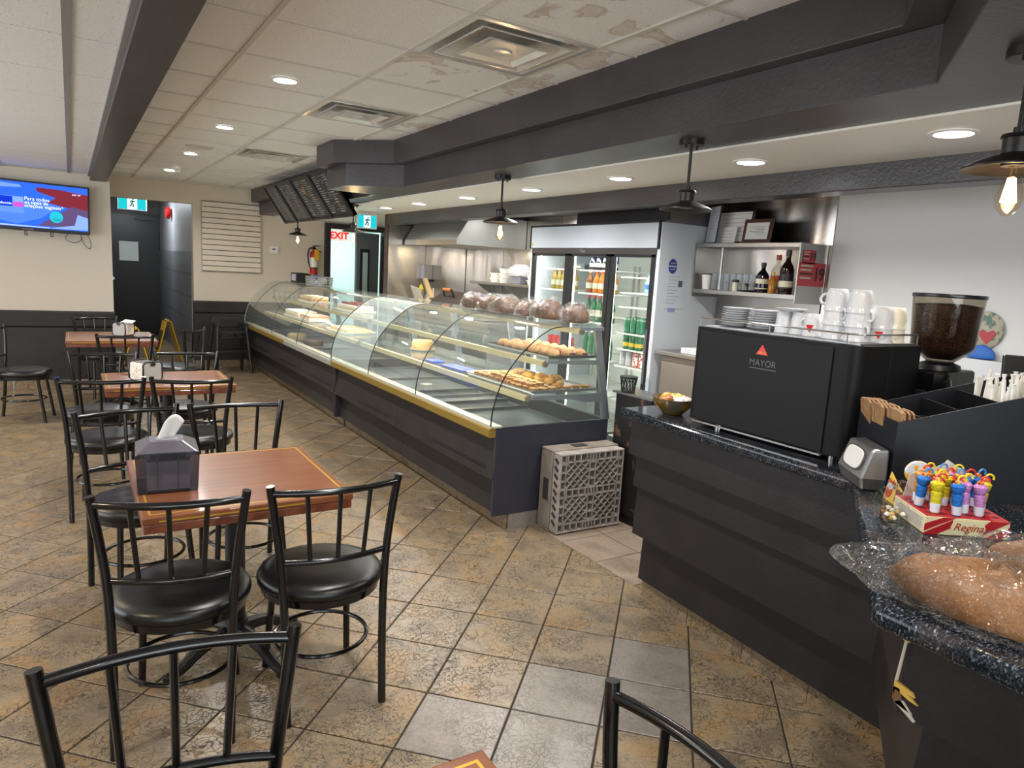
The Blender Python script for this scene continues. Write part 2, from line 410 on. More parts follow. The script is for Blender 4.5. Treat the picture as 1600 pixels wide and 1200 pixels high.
for k, mt in (('d', TILE), ('g', TILEG), ('a', TILEB)):
    mb = MB(); h = .165
    tile_geo(mb, [(-S, 0), (0, -S), (S, 0), (0, S)] if k != 'a' else [(-h, -h), (h, -h), (h, h), (-h, h)]); TM[k] = mb.mesh('tile', mt)
rest = MB()
for c in cells:
    if id(c) in ids:
        if c[4]:
            o = bpy.data.objects.new('tile', TM['a' if c[3] == 'a' else ('g' if tmat(c) is TILEG else 'd')]); COL.objects.link(o); o.location = (c[0], c[1], 0)
            o.parent = floor
        else:
            mb = MB(); tile_geo(mb, c[2]); mb.build('tile', tmat(c), floor)
    else: tile_geo(rest, c[2])
tag(rest.build('far_tiles', TILE, floor), kind='stuff')

# ------------------------------------------------------------------ ceilings
ceil = struct(box(.36, 4.5, -2.7, 10.9, 2.60, 2.68).build('ceiling', TBAR), 'white suspended ceiling of square acoustic panels')
xs = [.375, .729, 1.339, 1.949, 2.30]; y0c = 3.1297
vents = [(2, -1), (2, 2), (2, 6)]
stained = {(2, 0), (3, 0), (3, -1), (3, -2), (2, -2), (3, 2), (3, 1)}
for i in range(4):
    for k in range(-10, 13):
        a, b = y0c+.61*k, min(y0c+.61*(k+1), 10.88)
        if a > 10.8 or (i, k) in vents or a < -2.7: continue
        g = .009
        mb = MB().add([(xs[i]+g, a+g, 2.578), (xs[i+1]-g, a+g, 2.578), (xs[i+1]-g, b-g, 2.578), (xs[i]+g, b-g, 2.578),
                       (xs[i]+g, a+g, 2.60), (xs[i+1]-g, a+g, 2.60), (xs[i+1]-g, b-g, 2.60), (xs[i]+g, b-g, 2.60)],
                      [(0,1,2,3), (0,4,5,1), (1,5,6,2), (2,6,7,3), (3,7,4,0)])
        mb.build('panel', PANELS if (i, k) in stained else PANEL, ceil)
for x in xs[1:4]: box(x-.011, x+.011, -2.6, 10.88, 2.57, 2.60).build('grid_bar', TBAR, ceil)
for k in range(-9, 13):
    y = y0c+.61*k
    if y < 10.8: box(.375, 2.3, y-.009, y+.009, 2.5725, 2.60).build('grid_bar', TBAR, ceil)
lceil = struct(box(-3.3, .36, -2.7, 9.5, 2.45, 2.6).build('ceiling_left', TBAR), 'lower suspended ceiling beyond the dark beam')
lx = [.215, .018, -.59, -1.20, -1.81, -2.42, -3.03, -3.3]
for i in range(7):
    for k in range(-8, 9):
        a, b = 3.44+.70*k, min(3.44+.70*(k+1), 9.45); g = .008
        if a < -2.75 or a > 9.4: continue
        MB().box(lx[i+1]+g, lx[i]-g, a+g, b-g, 2.427, 2.45).build('panel', PANEL, lceil)
for x in lx[1:7]: box(x-.016, x+.016, -2.6, 9.45, 2.42, 2.45).build('grid_bar', mat('grid_grey', '#8b8884', .5) if x > 0 else TBAR, lceil)
struct(MB().box(.215, .375, -2.6, 9.45, 2.36, 2.6).build('trim_1', DARK), 'long dark beam dropped between the two ceilings')
struct(MB().box(.196, .216, -2.6, 9.45, 2.405, 2.43).build('trim_2', mat('grid_grey')), 'grey angle strip along the dark beam')

# bulkhead over the counter: two stepped dark fascias, then a white soffit
up = [(2.25, 10.88), (2.25, 6.2), (1.82, 6.2), (1.82, 5.74), (2.18, 5.36), (2.14, 1.30), (1.32, .72), (1.32, -2.6), (4.45, -2.6), (4.45, 10.88)]
lo = [(2.36, 10.88), (2.36, 6.22), (1.92, 6.22), (1.92, 5.72), (2.275, 5.36), (2.20, 1.21), (1.42, .66), (1.42, -2.6), (4.45, -2.6), (4.45, 10.88)]
struct(MB().prism(up, 2.40, 2.585, 'z').build('trim_3', DARK, bev=.004), 'dark stepped bulkhead upper band')
struct(MB().prism(lo, 2.23, 2.402, 'z').build('trim_4', DARK, bev=.004), 'dark stepped bulkhead lower band')
struct(MB().prism([(2.56, 10.88), (2.56, -2.6), (3.30, -2.6), (3.30, 8.2), (4.4, 8.2), (4.4, 10.88)], 2.221, 2.232, 'z').build('ceiling_soffit', SOFF), 'white soffit above the serving aisle')
struct(MB().box(3.28, 3.44, -2.6, 8.2, 2.10, 2.231).build('trim_5', DARKB, bev=.005), 'dark glossy beam above the back counter')
struct(MB().box(3.44, 4.4, -2.6, 8.2, 2.22, 2.229).build('ceiling_kitchen', BLACK), 'black ceiling behind the rear beam')

struct(MB().box(3.60, 3.62, 3.73, 4.80, 2.035, 2.219).build('trim_6', BLACK), 'black board filling the gap above the cooler')
# ------------------------------------------------------------------ walls
def wall(name, label, boxes, mt):
    mb = MB()
    for b in boxes: mb.box(*b)
    return struct(mb.build(name, mt), label)
wall('wall_tv', 'cream wall carrying the television', [(-3.3, .41, 9.45, 9.57, .88, 2.6)], CREAM)
w = wall('wall_tv_wainscot', 'charcoal wainscot below the television wall', [(-3.3, .41, 9.43, 9.57, .1, .88)], SIDING)
MB().prism([(9.43, .70), (9.43, .89), (9.405, .89), (9.40, .87), (9.405, .72)], -3.3, .415, 'x').build('cap_rail', SIDING, w)
for k in range(11): box(.40-.33*(k+1)+.003, .40-.33*k-.003, 9.415, 9.44, 0, .1).build('tile', TILE, w)
wall('wall_return', 'short wall end beside the corridor', [(.29, .41, 9.57, 15.3, 0, 2.6)], CREAM)
wf = wall('wall_far', 'cream far wall with slatted board and extinguisher',
     [(.41, 1.47, 10.88, 11.0, 2.30, 2.6), (1.47, 3.39, 10.88, 11.0, .95, 2.6), (3.39, 4.33, 10.88, 11.0, 2.14, 2.6), (4.33, 4.5, 10.88, 11.0, 0, 2.6)], CREAM)
w = wall('wall_far_wainscot', 'charcoal wainscot beside the black high chair', [(1.47, 3.39, 10.86, 11.0, .1, .95)], SIDING)
MB().prism([(10.86, .78), (10.86, .96), (10.84, .96), (10.83, .94), (10.84, .80)], 1.47, 3.33, 'x').build('cap_rail', SIDING, w)
for k in range(3): box(1.47+.33*k+.003, 1.47+.33*(k+1)-.003, 10.845, 10.87, 0, .1).build('tile', TILE, w)
# corridor with grey tiled side wall
wc = wall('wall_corridor', 'grey corridor wall, painted above and tiled below', [(1.47, 1.56, 11.0, 15.3, 0, 2.6)], mat('corridor_grey', '#9a9da3', .45))
CT = mat('corridor_tile', '#70757c', .3)
for k in range(13):
    for r_ in range(5):
        box(1.456, 1.472, 11.01+.33*k+.004, 11.01+.33*(k+1)-.004, .33*r_+.004, .33*(r_+1)-.004).build('tile', CT, wc)
wall('wall_corridor_end', 'dim wall at the corridor end', [(.41, 1.56, 15.3, 15.4, 0, 2.6)], mat('corridor_end', '#6d6e70', .6))
struct(box(.41, 1.56, 11.0, 15.4, 2.55, 2.6).build('ceiling_corridor', mat('corridor_ceiling', '#a5a5a3', .7)), 'grey ceiling of the corridor')
# enclosing walls, storefront windows behind the camera
wall('wall_side', 'cream side wall with windows', [(-3.4, -3.3, -2.7, 9.5, 0, .55), (-3.4, -3.3, -2.7, 9.5, 2.4, 2.6), (-3.4, -3.3, 7.8, 9.5, .55, 2.4), (-3.4, -3.3, -2.7, 2.6, .55, 2.4)], CREAM)
wall('wall_front', 'cream storefront wall with a wide window', [(-3.4, 4.5, -2.7, -2.6, 0, .45), (-3.4, 4.5, -2.7, -2.6, 2.45, 2.6), (1.25, 4.5, -2.7, -2.6, .45, 2.45), (-3.4, -3.05, -2.7, -2.6, .45, 2.45)], CREAM)
for n_, (bx_, fr) in enumerate((((-3.05, 1.25, -2.66, -2.655, .45, 2.45), 'f'), ((-3.36, -3.355, 2.6, 7.8, .55, 2.4), 's'))):
    wn_ = struct(box(*bx_).build('window_%d' % (n_+1), clear('window_pane', (.96, .98, .98), 1.2)), 'storefront window pane')
    mb = MB(); x0, x1, y0, y1, z0, z1 = bx_
    if fr == 'f':
        for x in (x0, -.9, x1-.05): mb.box(x, x+.05, -2.69, -2.62, z0, z1)
        for z in (z0, z1-.05): mb.box(x0, x1, -2.69, -2.62, z, z+.05)
    else:
        for y in (y0, 5.2, y1-.05): mb.box(-3.39, -3.32, y, y+.05, z0, z1)
        for z in (z0, z1-.05): mb.box(-3.39, -3.32, y0, y1, z, z+.05)
    mb.build('window_frame', ALU, wn_)
# right hand wall, white near, stainless behind the cooking line
wall('wall_right', 'white wall behind the coffee counter', [(4.19, 4.5, -2.7, 3.72, 0, 2.6), (4.4, 4.5, 3.72, 10.9, 0, 2.6)], WHITEW)
sp = struct(box(4.392, 4.40, 3.73, 8.2, .0, 2.22).build('wall_right_cladding', STEEL), 'stainless sheets cladding the back wall')
box(4.18, 4.19, 2.815, 3.715, .0, 2.215).build('panel', STEELW, sp)
for a, b in ((3.73, 4.95), (4.96, 6.10), (6.11, 7.25), (7.26, 8.18)):
    box(4.384, 4.393, a, b-.004, .0, 2.215).build('panel', STEELW, sp)
wp = wall('wall_partition', 'stainless clad partition beside the doorway', [(3.29, 4.39, 8.2, 8.3, 0, 2.225)], mat('partition_edge', '#3a3030', .5))
for a, b in ((3.30, 3.80), (3.805, 4.38)): box(a, b, 8.188, 8.2, 0, 2.10).build('panel', STEELW, wp)

# doors
BRN = mat('dark_frame', '#2b2527', .4)
d1 = struct(MB().box(3.33, 3.42, 10.83, 11.03, 0, 2.2).box(4.30, 4.39, 10.83, 11.03, 0, 2.2).box(3.42, 4.30, 10.83, 11.03, 2.12, 2.2).build('door_1', BRN, bev=.005), 'dark framed doorway to the back room')
lf = MB().obox((4.08, 11.03, 1.05), (.42, .045, 2.1), (0, 0, R(12))).build('door_leaf', mat('door_grey', '#6a7073', .45), d1)
MB().obox((4.03, 10.985, 1.22), (.16, .02, 1.25), (0, 0, R(12))).build('lite_frame', BLACK, lf)
MB().obox((4.03, 10.972, 1.22), (.09, .012, 1.14), (0, 0, R(12))).build('lite_pane', mat('pale_lite', '#b9cfd0', .2), lf)
MINT = mat('back_room_mint', '#cfe0dc', .7)
bk = wall('wall_back_room', 'pale mint back room seen through the doorway', [(3.2, 5.0, 13.2, 13.3, 0, 2.5), (3.2, 3.3, 11.0, 13.2, 0, 2.5), (4.9, 5.0, 11.0, 13.2, 0, 2.5), (3.2, 5.0, 11.0, 13.3, 2.45, 2.55), (3.2, 5.0, 11.0, 13.3, -.1, .0)], MINT)
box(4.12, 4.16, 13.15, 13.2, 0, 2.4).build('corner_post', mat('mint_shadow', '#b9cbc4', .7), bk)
area('back_room_lamp', (4.1, 12.1, 2.4), (0, 0, 0), .8, .8, 24, (.95, 1, .985))
d2_ = struct(MB().box(.60, 1.46, 15.26, 15.30, 0, 2.28).build('door_2', BLACK, bev=.004), 'black exit door at the corridor end')
MB().box(.56, .60, 15.24, 15.3, 0, 2.32).box(1.46, 1.50, 15.24, 15.3, 0, 2.32).box(.56, 1.50, 15.24, 15.3, 2.28, 2.32).build('door_frame', mat('frame_black', '#0c0c0d', .4), d2_)
MB().box(.78, 1.1, 15.245, 15.262, 1.42, 1.78).build('notice_sheet', mat('sheet_grey', '#d8e2de', .6), d2_)
MB().box(1.05, 1.36, 15.20, 15.26, 2.19, 2.25).build('door_closer', mat('closer', '#1c1c1e', .4), d2_)
MB().lathe([(0, 0), (.03, 0), (.03, .05), (0, .05)], 14, M=Matrix.Translation((.66, 15.26, 1.08)) @ Matrix.Rotation(R(90), 4, 'X')).build('knob', CHROME, d2_, smooth=40)
# ------------------------------------------------------------------ lamps
LEDM = emit('led_lens', '#fbfdff', 14)
def downlight(loc, label, power, r=.062, col=(1, .985, .96), group=None):
    t = thing('recessed_downlight', label, 'light', loc, 0, group)
    MB().lathe([(r+.018, -.001), (r+.018, -.006), (r, -.009), (r-.004, -.003), (r-.004, 0)], 28).build('trim_ring', mat('ring_white', '#e8e6e2', .4), t, smooth=40)
    MB().lathe([(0, -.004), (r-.003, -.004), (r-.003, .0), (0, .0)], 28).build('lens', LEDM, t)
    o = area('downlight_lamp', (0, 0, -.014), (0, 0, 0), r*2, 0, power, col, True, 150); o.parent = t
for i, y in enumerate((4.11, 5.9, 7.70, 9.46)):
    downlight((1.03, y, 2.576), ['first round downlight in the panel ceiling, nearest the big vent', 'second round downlight in the panel ceiling', 'third round downlight, beside the round speaker', 'last round downlight, beside the smoke detector'][i], 15, group='panel ceiling downlights')
for y in (2.32, .53, -1.26): downlight((1.03, y, 2.576), 'round downlight in the panel ceiling above the tables', 15, group='overhead downlights out of view')
words7 = ['first', 'second', 'third', 'fourth', 'fifth', 'sixth', 'seventh']
for i, y in enumerate((1.47, 2.46, 3.45, 4.45, 5.45, 6.44, 7.30)):
    downlight((2.90 if i > 0 else 2.84, y, 2.2205), '%s soffit downlight counted from the coffee counter' % words7[i], 10.5, .068, (1, .975, .94), 'soffit downlights')
for y in (7.6, 4.8, 2.0): downlight((-1.5, y, 2.426), 'warm downlight in the lower ceiling', 15, .062, (1, .80, .52), 'lower ceiling downlights out of view')
area('corridor_lamp', (.95, 13.2, 2.52), (0, 0, 0), .3, .3, 24, (.9, .95, 1))

PEND = mat('pendant_bronze', '#2a2624', .38, .4)
BULB = clear('bulb_glass', (1, .93, .8), 1.35)
FIL = emit('filament', '#ffd9a0', 55)
def pendant(loc, zs, label, lit=True, ztop=2.23, power=5):
    t = thing('pendant_lamp', label, 'lamp', (loc[0], loc[1], zs), 0, 'pendant lamps over the counter')
    h = ztop-zs
    MB().lathe([(0, h), (.055, h), (.055, h-.022), (.052, h-.025), (0, h-.025)], 24).build('canopy', PEND, t, smooth=40)
    for a in (0, PI): MB().lathe([(.006, h-.025), (.006, h-.037), (0, h-.037)], 8, (.035*math.cos(a), .035*math.sin(a), 0)).build('screw', PEND, t)
    MB().tube([(0, 0, h-.024), (0, 0, .09)], .007, 10).build('rod', PEND, t, smooth=40)
    MB().lathe([(0, .095), (.014, .095), (.014, .08), (.036, .078), (.04, .07), (.034, .068), (.033, .03), (.03, .0), (0, .0)], 24).build('socket', PEND, t, smooth=40)
    MB().lathe([(.032, .032), (.06, .022), (.10, .006), (.118, -.004), (.119, -.009), (.117, -.009), (.10, .0), (.06, .016), (.032, .026)], 36).build('shade', PEND, t, smooth=40)
    if lit:
        b = MB().lathe([(.012, 0), (.014, -.02), (.026, -.055), (.031, -.08), (.026, -.105), (.012, -.122), (0, -.125)], 20).build('bulb', BULB, t, smooth=60)
        mb = MB()
        for k in range(6):
            a = k*PI/3; mb.tube([(.006*math.cos(a), .006*math.sin(a), -.03), (.015*math.cos(a), .015*math.sin(a), -.09)], .0034, 5)
        mb.build('filament', FIL, b)
        l = bpy.data.lights.new('bulb_lamp', 'POINT'); l.energy = power; l.color = (1, .72, .42); l.shadow_soft_size = .02
        o = bpy.data.objects.new('bulb_lamp', l); COL.objects.link(o); o.parent = t; o.location = (0, 0, -.07)
    return t
pendant((2.05, .90), 1.945, 'dark pendant lamp with lit bulb above the coffee bean hopper')
pendant((2.36, 2.34), 1.935, 'dark pendant lamp without bulb above the espresso machine', False)
pendant((2.435, 4.09), 1.935, 'dark pendant lamp with lit bulb in front of the range hood')
pendant((2.57, 7.38), 1.945, 'dark pendant lamp with lit bulb in front of the doorway', power=4)
pendant((2.57, 9.56), 1.945, 'dark pendant lamp with lit bulb under the menu boards, near the far wall', power=4)

# added fill lamp brightening the kitchen steel, kept unseen behind the rear beam
t = thing('kitchen_fill_light', 'added unseen fill lamp above the cooking line behind the rear beam', 'light', (3.9, 6.05, 2.2195))
box(-.06, .06, -.5, .5, -.03, 0).build('housing', mat('ring_white'), t); box(-.045, .045, -.48, .48, -.034, -.03).build('diffuser', emit('fill_lens', '#ffffff', 2.5), t)
o = area('kitchen_fill_lamp', (0, 0, -.04), (0, 0, 0), .09, .95, 6, (1, .97, .93)); o.parent = t

# ------------------------------------------------------------------ ceiling fittings
ALUV = mat('diffuser_metal', '#cdccc8', .24, .35)
for i, (k, lab) in enumerate(((-1, 'large square metal air diffuser over the tables, nearest of three'), (2, 'square metal air diffuser in the middle of the ceiling row'), (6, 'square metal air diffuser beside the menu boards'))):
    yc = y0c+.61*(k+.5); t = thing('air_diffuser', lab, 'vent', (1.644, yc, 2.575), 0, 'ceiling air diffusers')
    def sq(a, z): return [(-a, -a, z), (a, -a, z), (a, a, z), (-a, a, z)]
    def ring(lv):
        mb = MB(); vs = []
        for a, z in lv: vs += sq(a, z)
        mb.add(vs, [(q*4+j, q*4+(j+1) % 4, q*4+4+(j+1) % 4, q*4+4+j) for q in range(len(lv)-1) for j in range(4)]); return mb
    ring([(.296, .0), (.296, -.006), (.268, -.007), (.21, .05)]).build('outer_frame', ALUV, t)
    ring([(.225, -.01), (.223, -.014), (.215, -.013), (.15, .035)]).build('middle_cone', ALUV, t)
    mb = ring([(.150, -.018), (.145, -.022), (.11, -.012)]); mb.add(sq(.11, -.012), [(0, 1, 2, 3)]); mb.build('centre_plate', ALUV, t)
    MB().lathe([(.045, -.013), (.04, -.02), (.012, -.022), (0, -.022)], 20).build('hub', ALUV, t, smooth=40)
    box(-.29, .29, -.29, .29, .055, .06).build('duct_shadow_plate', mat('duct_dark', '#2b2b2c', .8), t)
    for sx in (-1, 1): MB().box(sx*.19-.008, sx*.19+.008, -.2, .2, .03, .045).build('bracket', ALUV, t)
t = thing('ceiling_speaker', 'flat round white speaker grille in the panel ceiling', 'speaker', (1.03, 7.16, 2.578))
MB().lathe([(.12, 0), (.12, -.006), (.112, -.010), (0, -.012)], 32).build('grille', mat('grille_white', '#c5c2bc', .6), t, smooth=40)
t = thing('smoke_detector', 'small white smoke detector on the panel ceiling near the far wall', 'detector', (1.06, 9.0, 2.578))
MB().lathe([(.06, 0), (.06, -.02), (.05, -.035), (.03, -.04), (0, -.04)], 24).build('body', mat('ring_white'), t, smooth=40)
MB().obox((.0, -.03, -.05), (.05, .05, .03), (R(20), 0, 0)).build('sensor_head', mat('ring_white'), t, bev=.004)

# ------------------------------------------------------------------ television
t = thing('television', 'wall-mounted flat television showing a blue advertisement', 'television', (-.375, 9.345, 2.02)); t.rotation_euler = (R(-3), R(.9), 0)
W2, H2 = .575, .262
MB().box(-W2, W2, -.02, .02, -H2, H2).build('housing', BLKPL, t, bev=.006)
MB().box(-W2+.018, W2-.018, -.0215, -.0195, -H2+.035, H2-.018).build('screen', emit('screen_blue', '#2f62f0', 1.05), t)
def scr(name, poly, col, s, y): return MB().prism(poly, y, y+.0004, 'y').build(name, emit('screen_'+col.strip('#'), col, s), t)
scr('picture_red', [(.18, .05), (.557, -.02), (.557, .17), (.30, .20), (.08, .205), (.09, .16), (.26, .11)], '#7a2a35', 1, -.0222)
scr('picture_brown', [(.09, -.2), (.557, -.2), (.557, .0), (.40, .03), (.24, -.09)], '#5c4a72', 1, -.0223)
scr('picture_pale', [(.18, -.222), (.557, -.215), (.557, -.08), (.46, -.05), (.43, -.17)], '#86a4f5', 1, -.0226)
scr('picture_mist', [(-.555, .15), (-.05, .19), (-.06, .215), (-.555, .24)], '#6f97f6', 1, -.0223)
scr('picture_cloud', [(-.55, -.10), (-.1, -.2), (.12, -.12), (.3, .02), (.1, .06), (-.3, -.02)], '#4d7df5', 1, -.0222)
scr('ad_card', [(-.275, -.085), (-.03, -.085), (-.03, .09), (-.275, .09)], '#5f8df5', 1, -.0228)
scr('ad_box', [(-.265, -.02), (-.13, -.02), (-.13, .085), (-.265, .085)], '#1236c4', 1, -.0232)
scr('ad_pink', [(-.122, -.02), (-.036, -.02), (-.036, .03), (-.122, .03)], '#c64fc0', 1, -.0232)
scr('ad_lilac', [(-.125, .03), (-.036, .03), (-.036, .085), (-.125, .085)], '#7fa0f2', 1, -.0232)
scr('ad_badge', [(.26+.062*math.cos(R(a)), -.095+.062*math.sin(R(a))) for a in range(0, 360, 15)], '#28b7c8', 1, -.0232)
TW = emit('screen_text', '#eaf0ff', 1.2)
text('caption', 'Para todos', .052, TW, t, (-.025, -.0236, .075), '-y', 'LEFT')
text('caption', 'os tipos de', .048, TW, t, (-.025, -.0236, .037), '-y', 'LEFT')
text('caption', 'infeções vaginais*', .05, TW, t, (-.025, -.0236, .0), '-y', 'LEFT', .0012)
text('caption', 'Lafemide', .034, TW, t, (-.197, -.0238, .01), '-y')
text('caption', 'cm tv', .036, TW, t, (.45, -.0238, .165), '-y')
for k in range(2): scr('badge_line', [(.225+.02*k, -.12-.016*k), (.30, -.115-.016*k), (.30, -.11-.016*k), (.225+.02*k, -.115-.016*k)], '#0b4a5a', 1, -.0238)
scr('ticker', [(-.54, -.222), (.2, -.222), (.2, -.212), (-.54, -.205)], '#a9c2fb', 1, -.0232)
MB().box(-.05, .05, -.023, -.02, -.252, -.243).build('maker_badge', mat('badge_grey', '#77787c', .4), t)
for x in (-.02, .215): MB().box(x-.014, x-.006, .02, .035, -.31, .2).box(x+.006, x+.014, .02, .035, -.31, .2).box(x-.014, x+.014, .02, .035, -.31, -.302).build('mount_arm', BLKMET, t)
MB().box(-.2, .3, .035, .09, -.1, .1).build('mount_plate', BLKMET, t)
tag(MB().tube(spline([(.02, 9.41, 1.80), (-.04, 9.41, 1.70), (.04, 9.41, 1.66), (.11, 9.41, 1.70), (.10, 9.41, 1.79), (.13, 9.41, 1.66), (.19, 9.41, 1.60), (.20, 9.41, 1.68), (.15, 9.41, 1.79)], 8), .0035, 6).build('television_cable', BLKPL, None, smooth=60), 'thin black cables looping below the television', 'cable')

# ------------------------------------------------------------------ exit signs, alarm, boards on the walls
def exit_sign(loc, w, h, label, drop):
    t = thing('exit_sign', label, 'sign', loc)
    MB().box(-w/2, w/2, -.025, .025, -h, 0).build('housing', mat('sign_housing', '#c9cfd0', .4), t, bev=.004)
    MB().box(-w/2+.012, w/2-.012, -.0265, -.024, -h+.012, -.012).build('green_face', emit('sign_teal', '#1fb9c4', .95), t)
    MB().box(-w*.17, w*.17, -.0275, -.026, -h+.014, -.014).build('white_field', emit('sign_white', '#dff6f4', 1), t)
    g = emit('sign_figure', '#0b6a70', .5); q = h*.9; z0 = -h/2
    def lb(p, w_): return MB().tube([(a*q, -.0285, z0+b*q) for a, b in p], w_*q, 6)
    MB().lathe([(0, -.001), (.06*q, -.001), (.06*q, .001), (0, .001)], 14, M=Matrix.Translation((.06*q, -.0285, z0+.30*q)) @ Matrix.Rotation(R(90), 4, 'X')).build('running_figure', g, t)
    for p in (((.03, .2), (-.03, -.02)), ((-.03, -.02), (.08, -.12), (.06, -.32)), ((-.03, -.02), (-.10, -.2), (-.2, -.26)), ((.03, .18), (.14, .1), (.2, .16)), ((.03, .18), (-.1, .15), (-.14, .04))): lb(p, .05).build('running_figure', g, t)
    if drop: MB().tube([(0, 0, drop), (0, 0, 0)], .012, 8).build('stem', mat('sign_housing'), t)
    return t
exit_sign((2.98, 8.1, 2.185), .245, .165, 'lit teal running-figure exit sign hanging by the doorway', .04)
exit_sign((.88, 13.2, 2.48), .42, .22, 'lit teal running-figure exit sign inside the corridor', .07)
t = thing('fire_alarm_bell', 'red fire alarm bell on the corridor wall', 'alarm', (1.44, 13.3, 2.27))
MB().lathe([(0, 0), (.10, 0), (.10, .02), (.085, .05), (.03, .07), (0, .072)], 24, M=Matrix.Rotation(R(-90), 4, 'Y')).build('bell', mat('alarm_red', '#b3161c', .3), t, smooth=40)
MB().box(-.005, .02, -.06, .06, -.06, .06).build('back_plate', mat('alarm_red'), t)
t = thing('red_exit_letters_sign', 'red EXIT lettered sign inside the back room doorway', 'sign', (3.67, 11.2, 2.03))
MB().box(-.14, .14, 0, .03, -.08, .08).build('sign_body', mat('sign_cream', '#e4e2d8', .5, emis=('#ffe9dc', .5)), t)
text('letters', 'EXIT', .15, emit('exit_red', '#e2201c', 1), t, (0, -.002, 0), '-y', depth=.003, bold=.03)
# slatted display board
t = thing('slatwall_board', 'cream slatted display board on the far wall', 'board', (1.98, 10.862, 1.87))
MB().box(-.40, .40, -.002, .015, -.49, .49).build('backing', mat('slat_groove', '#4c463f', .7), t)
for k in range(13):
    z = -.485+.0747*k; MB().prism([(-.012, z+.004), (-.014, z+.009), (-.014, z+.064), (-.012, z+.069), (.0, z+.069), (.0, z+.004)], -.395, .395, 'x').build('slat', mat('slat_cream', '#d3cabb', .5), t)
MB().box(-.405, -.398, -.016, .015, -.492, .492).box(.398, .405, -.016, .015, -.492, .492).build('edge_strip', mat('slat_edge', '#b8ad9c', .5), t)
# thermostat, outlet
t = thing('thermostat', 'small white thermostat on the wall beside the slatted board', 'thermostat', (2.57, 10.865, 1.74))
MB().box(-.065, .065, -.025, .015, -.055, .055).build('body', WHITEPL, t, bev=.006)
MB().box(-.028, .02, -.027, -.024, -.005, .018).build('display', mat('lcd_grey', '#5d655e', .3), t)
# fire extinguisher
t = thing('fire_extinguisher', 'red fire extinguisher with yellow tag hanging on the wall', 'extinguisher', (3.14, 10.77, 1.40))
MB().lathe([(0, 0), (.052, 0), (.058, .012), (.058, .30), (.05, .335), (.022, .36), (.02, .39), (0, .39)], 24).build('cylinder', mat('extinguisher_red', '#a81418', .3), t, smooth=40)
MB().lathe([(.0588, .10), (.0592, .10), (.0592, .26), (.0588, .26)], 24).build('label_wrap', mat('label_white', '#d9d6cf', .5), t)
MB().lathe([(.0596, .095), (.0598, .095), (.0598, .115), (.0596, .115)], 24).build('label_band', BLKPL, t)
MB().box(-.012, .012, -.02, .02, .38, .42).build('valve', BLKMET, t)
MB().prism([(-.02, .42), (.10, .435), (.10, .445), (-.02, .435)], -.012, .012, 'y').build('handle', BLKMET, t)
MB().prism([(0, .40), (.11, .34), (.115, .35), (0, .42)], -.01, .01, 'y').build('lever', BLKMET, t)
MB().tube(spline([(-.01, 0, .40), (-.06, 0, .395), (-.088, 0, .32), (-.08, 0, .2), (-.06, -.01, .12)]), .011, 8).build('hose', BLKPL, t, smooth=50)
MB().obox((.025, -.062, .30), (.07, .003, .16), (0, 0, R(6))).build('inspection_tag', mat('tag_yellow', '#d9a514', .6), t)
MB().box(-.03, .03, .06, .095, .2, .34).build('wall_bracket', BLKMET, t)

# ------------------------------------------------------------------ menu boards
CH = mat('chalk_white', '#a3a39d', .8); CHB = mat('chalkboard', '#262527', .35, var=('#333133', 8, .45, .7)); FRB = mat('board_frame', '#1f1c1d', .35)
bounds = [9.38, 8.82, 8.15, 7.45, 6.78]; rr = random.Random(3)
ax0 = Vector((.28, 0, -.42)).normalized(); nrm = Vector((-ax0.z, 0, ax0.x)).normalized()   # down the board / to the back
lab = ['menu chalkboard nearest the far wall, farthest of four', 'second menu chalkboard from the far wall', 'third menu chalkboard from the far wall, with a drawn loaf', 'menu chalkboard partly behind the stepped bulkhead']
for i in range(4):
    ya, yb = bounds[i], bounds[i+1]; wd = ya-yb; L_ = .507
    t = thing('menu_board', lab[i], 'menu board', (2.095, (ya+yb)/2, 2.49), 0, 'tilted menu boards')
    face = -nrm if nrm.x > 0 else nrm
    B = Matrix((Vector((0, -1, 0)), -ax0, face)).transposed()    # x right, y up the board, z outward
    MM = B.to_4x4()
    def put(mb, name, mt, **k):
        mb.v = [tuple(MM @ Vector(v)) for v in mb.v]; return mb.build(name, mt, t, **k)
    put(MB().box(-wd/2+.004, wd/2-.004, -L_, 0, -.03, 0), 'board', CHB)
    fr = MB()
    for a in (-wd/2+.004, wd/2-.026): fr.box(a, a+.022, -L_, 0, -.03, .02)
    fr.box(-wd/2+.004, wd/2-.004, -.022, 0, -.03, .014).box(-wd/2+.004, wd/2-.004, -L_, -L_+.022, -.03, .014)
    put(fr, 'board_frame', FRB)
    wr = MB()
    for col_ in (-1, 1):
        y = -.05
        while y > -L_+.04:
            x = -wd/2+.05 if col_ < 0 else .03; xe = -.02 if col_ < 0 else wd/2-.05
            head = rr.random() < .2
            e = x+(xe-x)*(.45 if head else rr.uniform(.35, .75)); hgt = .013 if head else .007
            while x < e:
                l = rr.uniform(.012, .04); wr.box(x, min(x+l, e), y-hgt, y, .0005, .0012); x += l+.008
            if not head and rr.random() < .7: wr.box(xe-.03, xe, y-hgt, y, .0005, .0012)
            y -= .032 if head else .0225
    tag(put(wr, 'chalk_writing', CH), kind='stuff')
    if i == 2: put(MB().lathe([(0, 0), (.03, .0), (.0, .001)], 14, (-.09, -.16, .001), .8, 1.8), 'drawn_loaf', mat('drawn_loaf', '#a88a5a', .8))
    box(.01, .17, -wd/2+.02, wd/2-.02, -.02, .0).build('hanger', FRB, t)
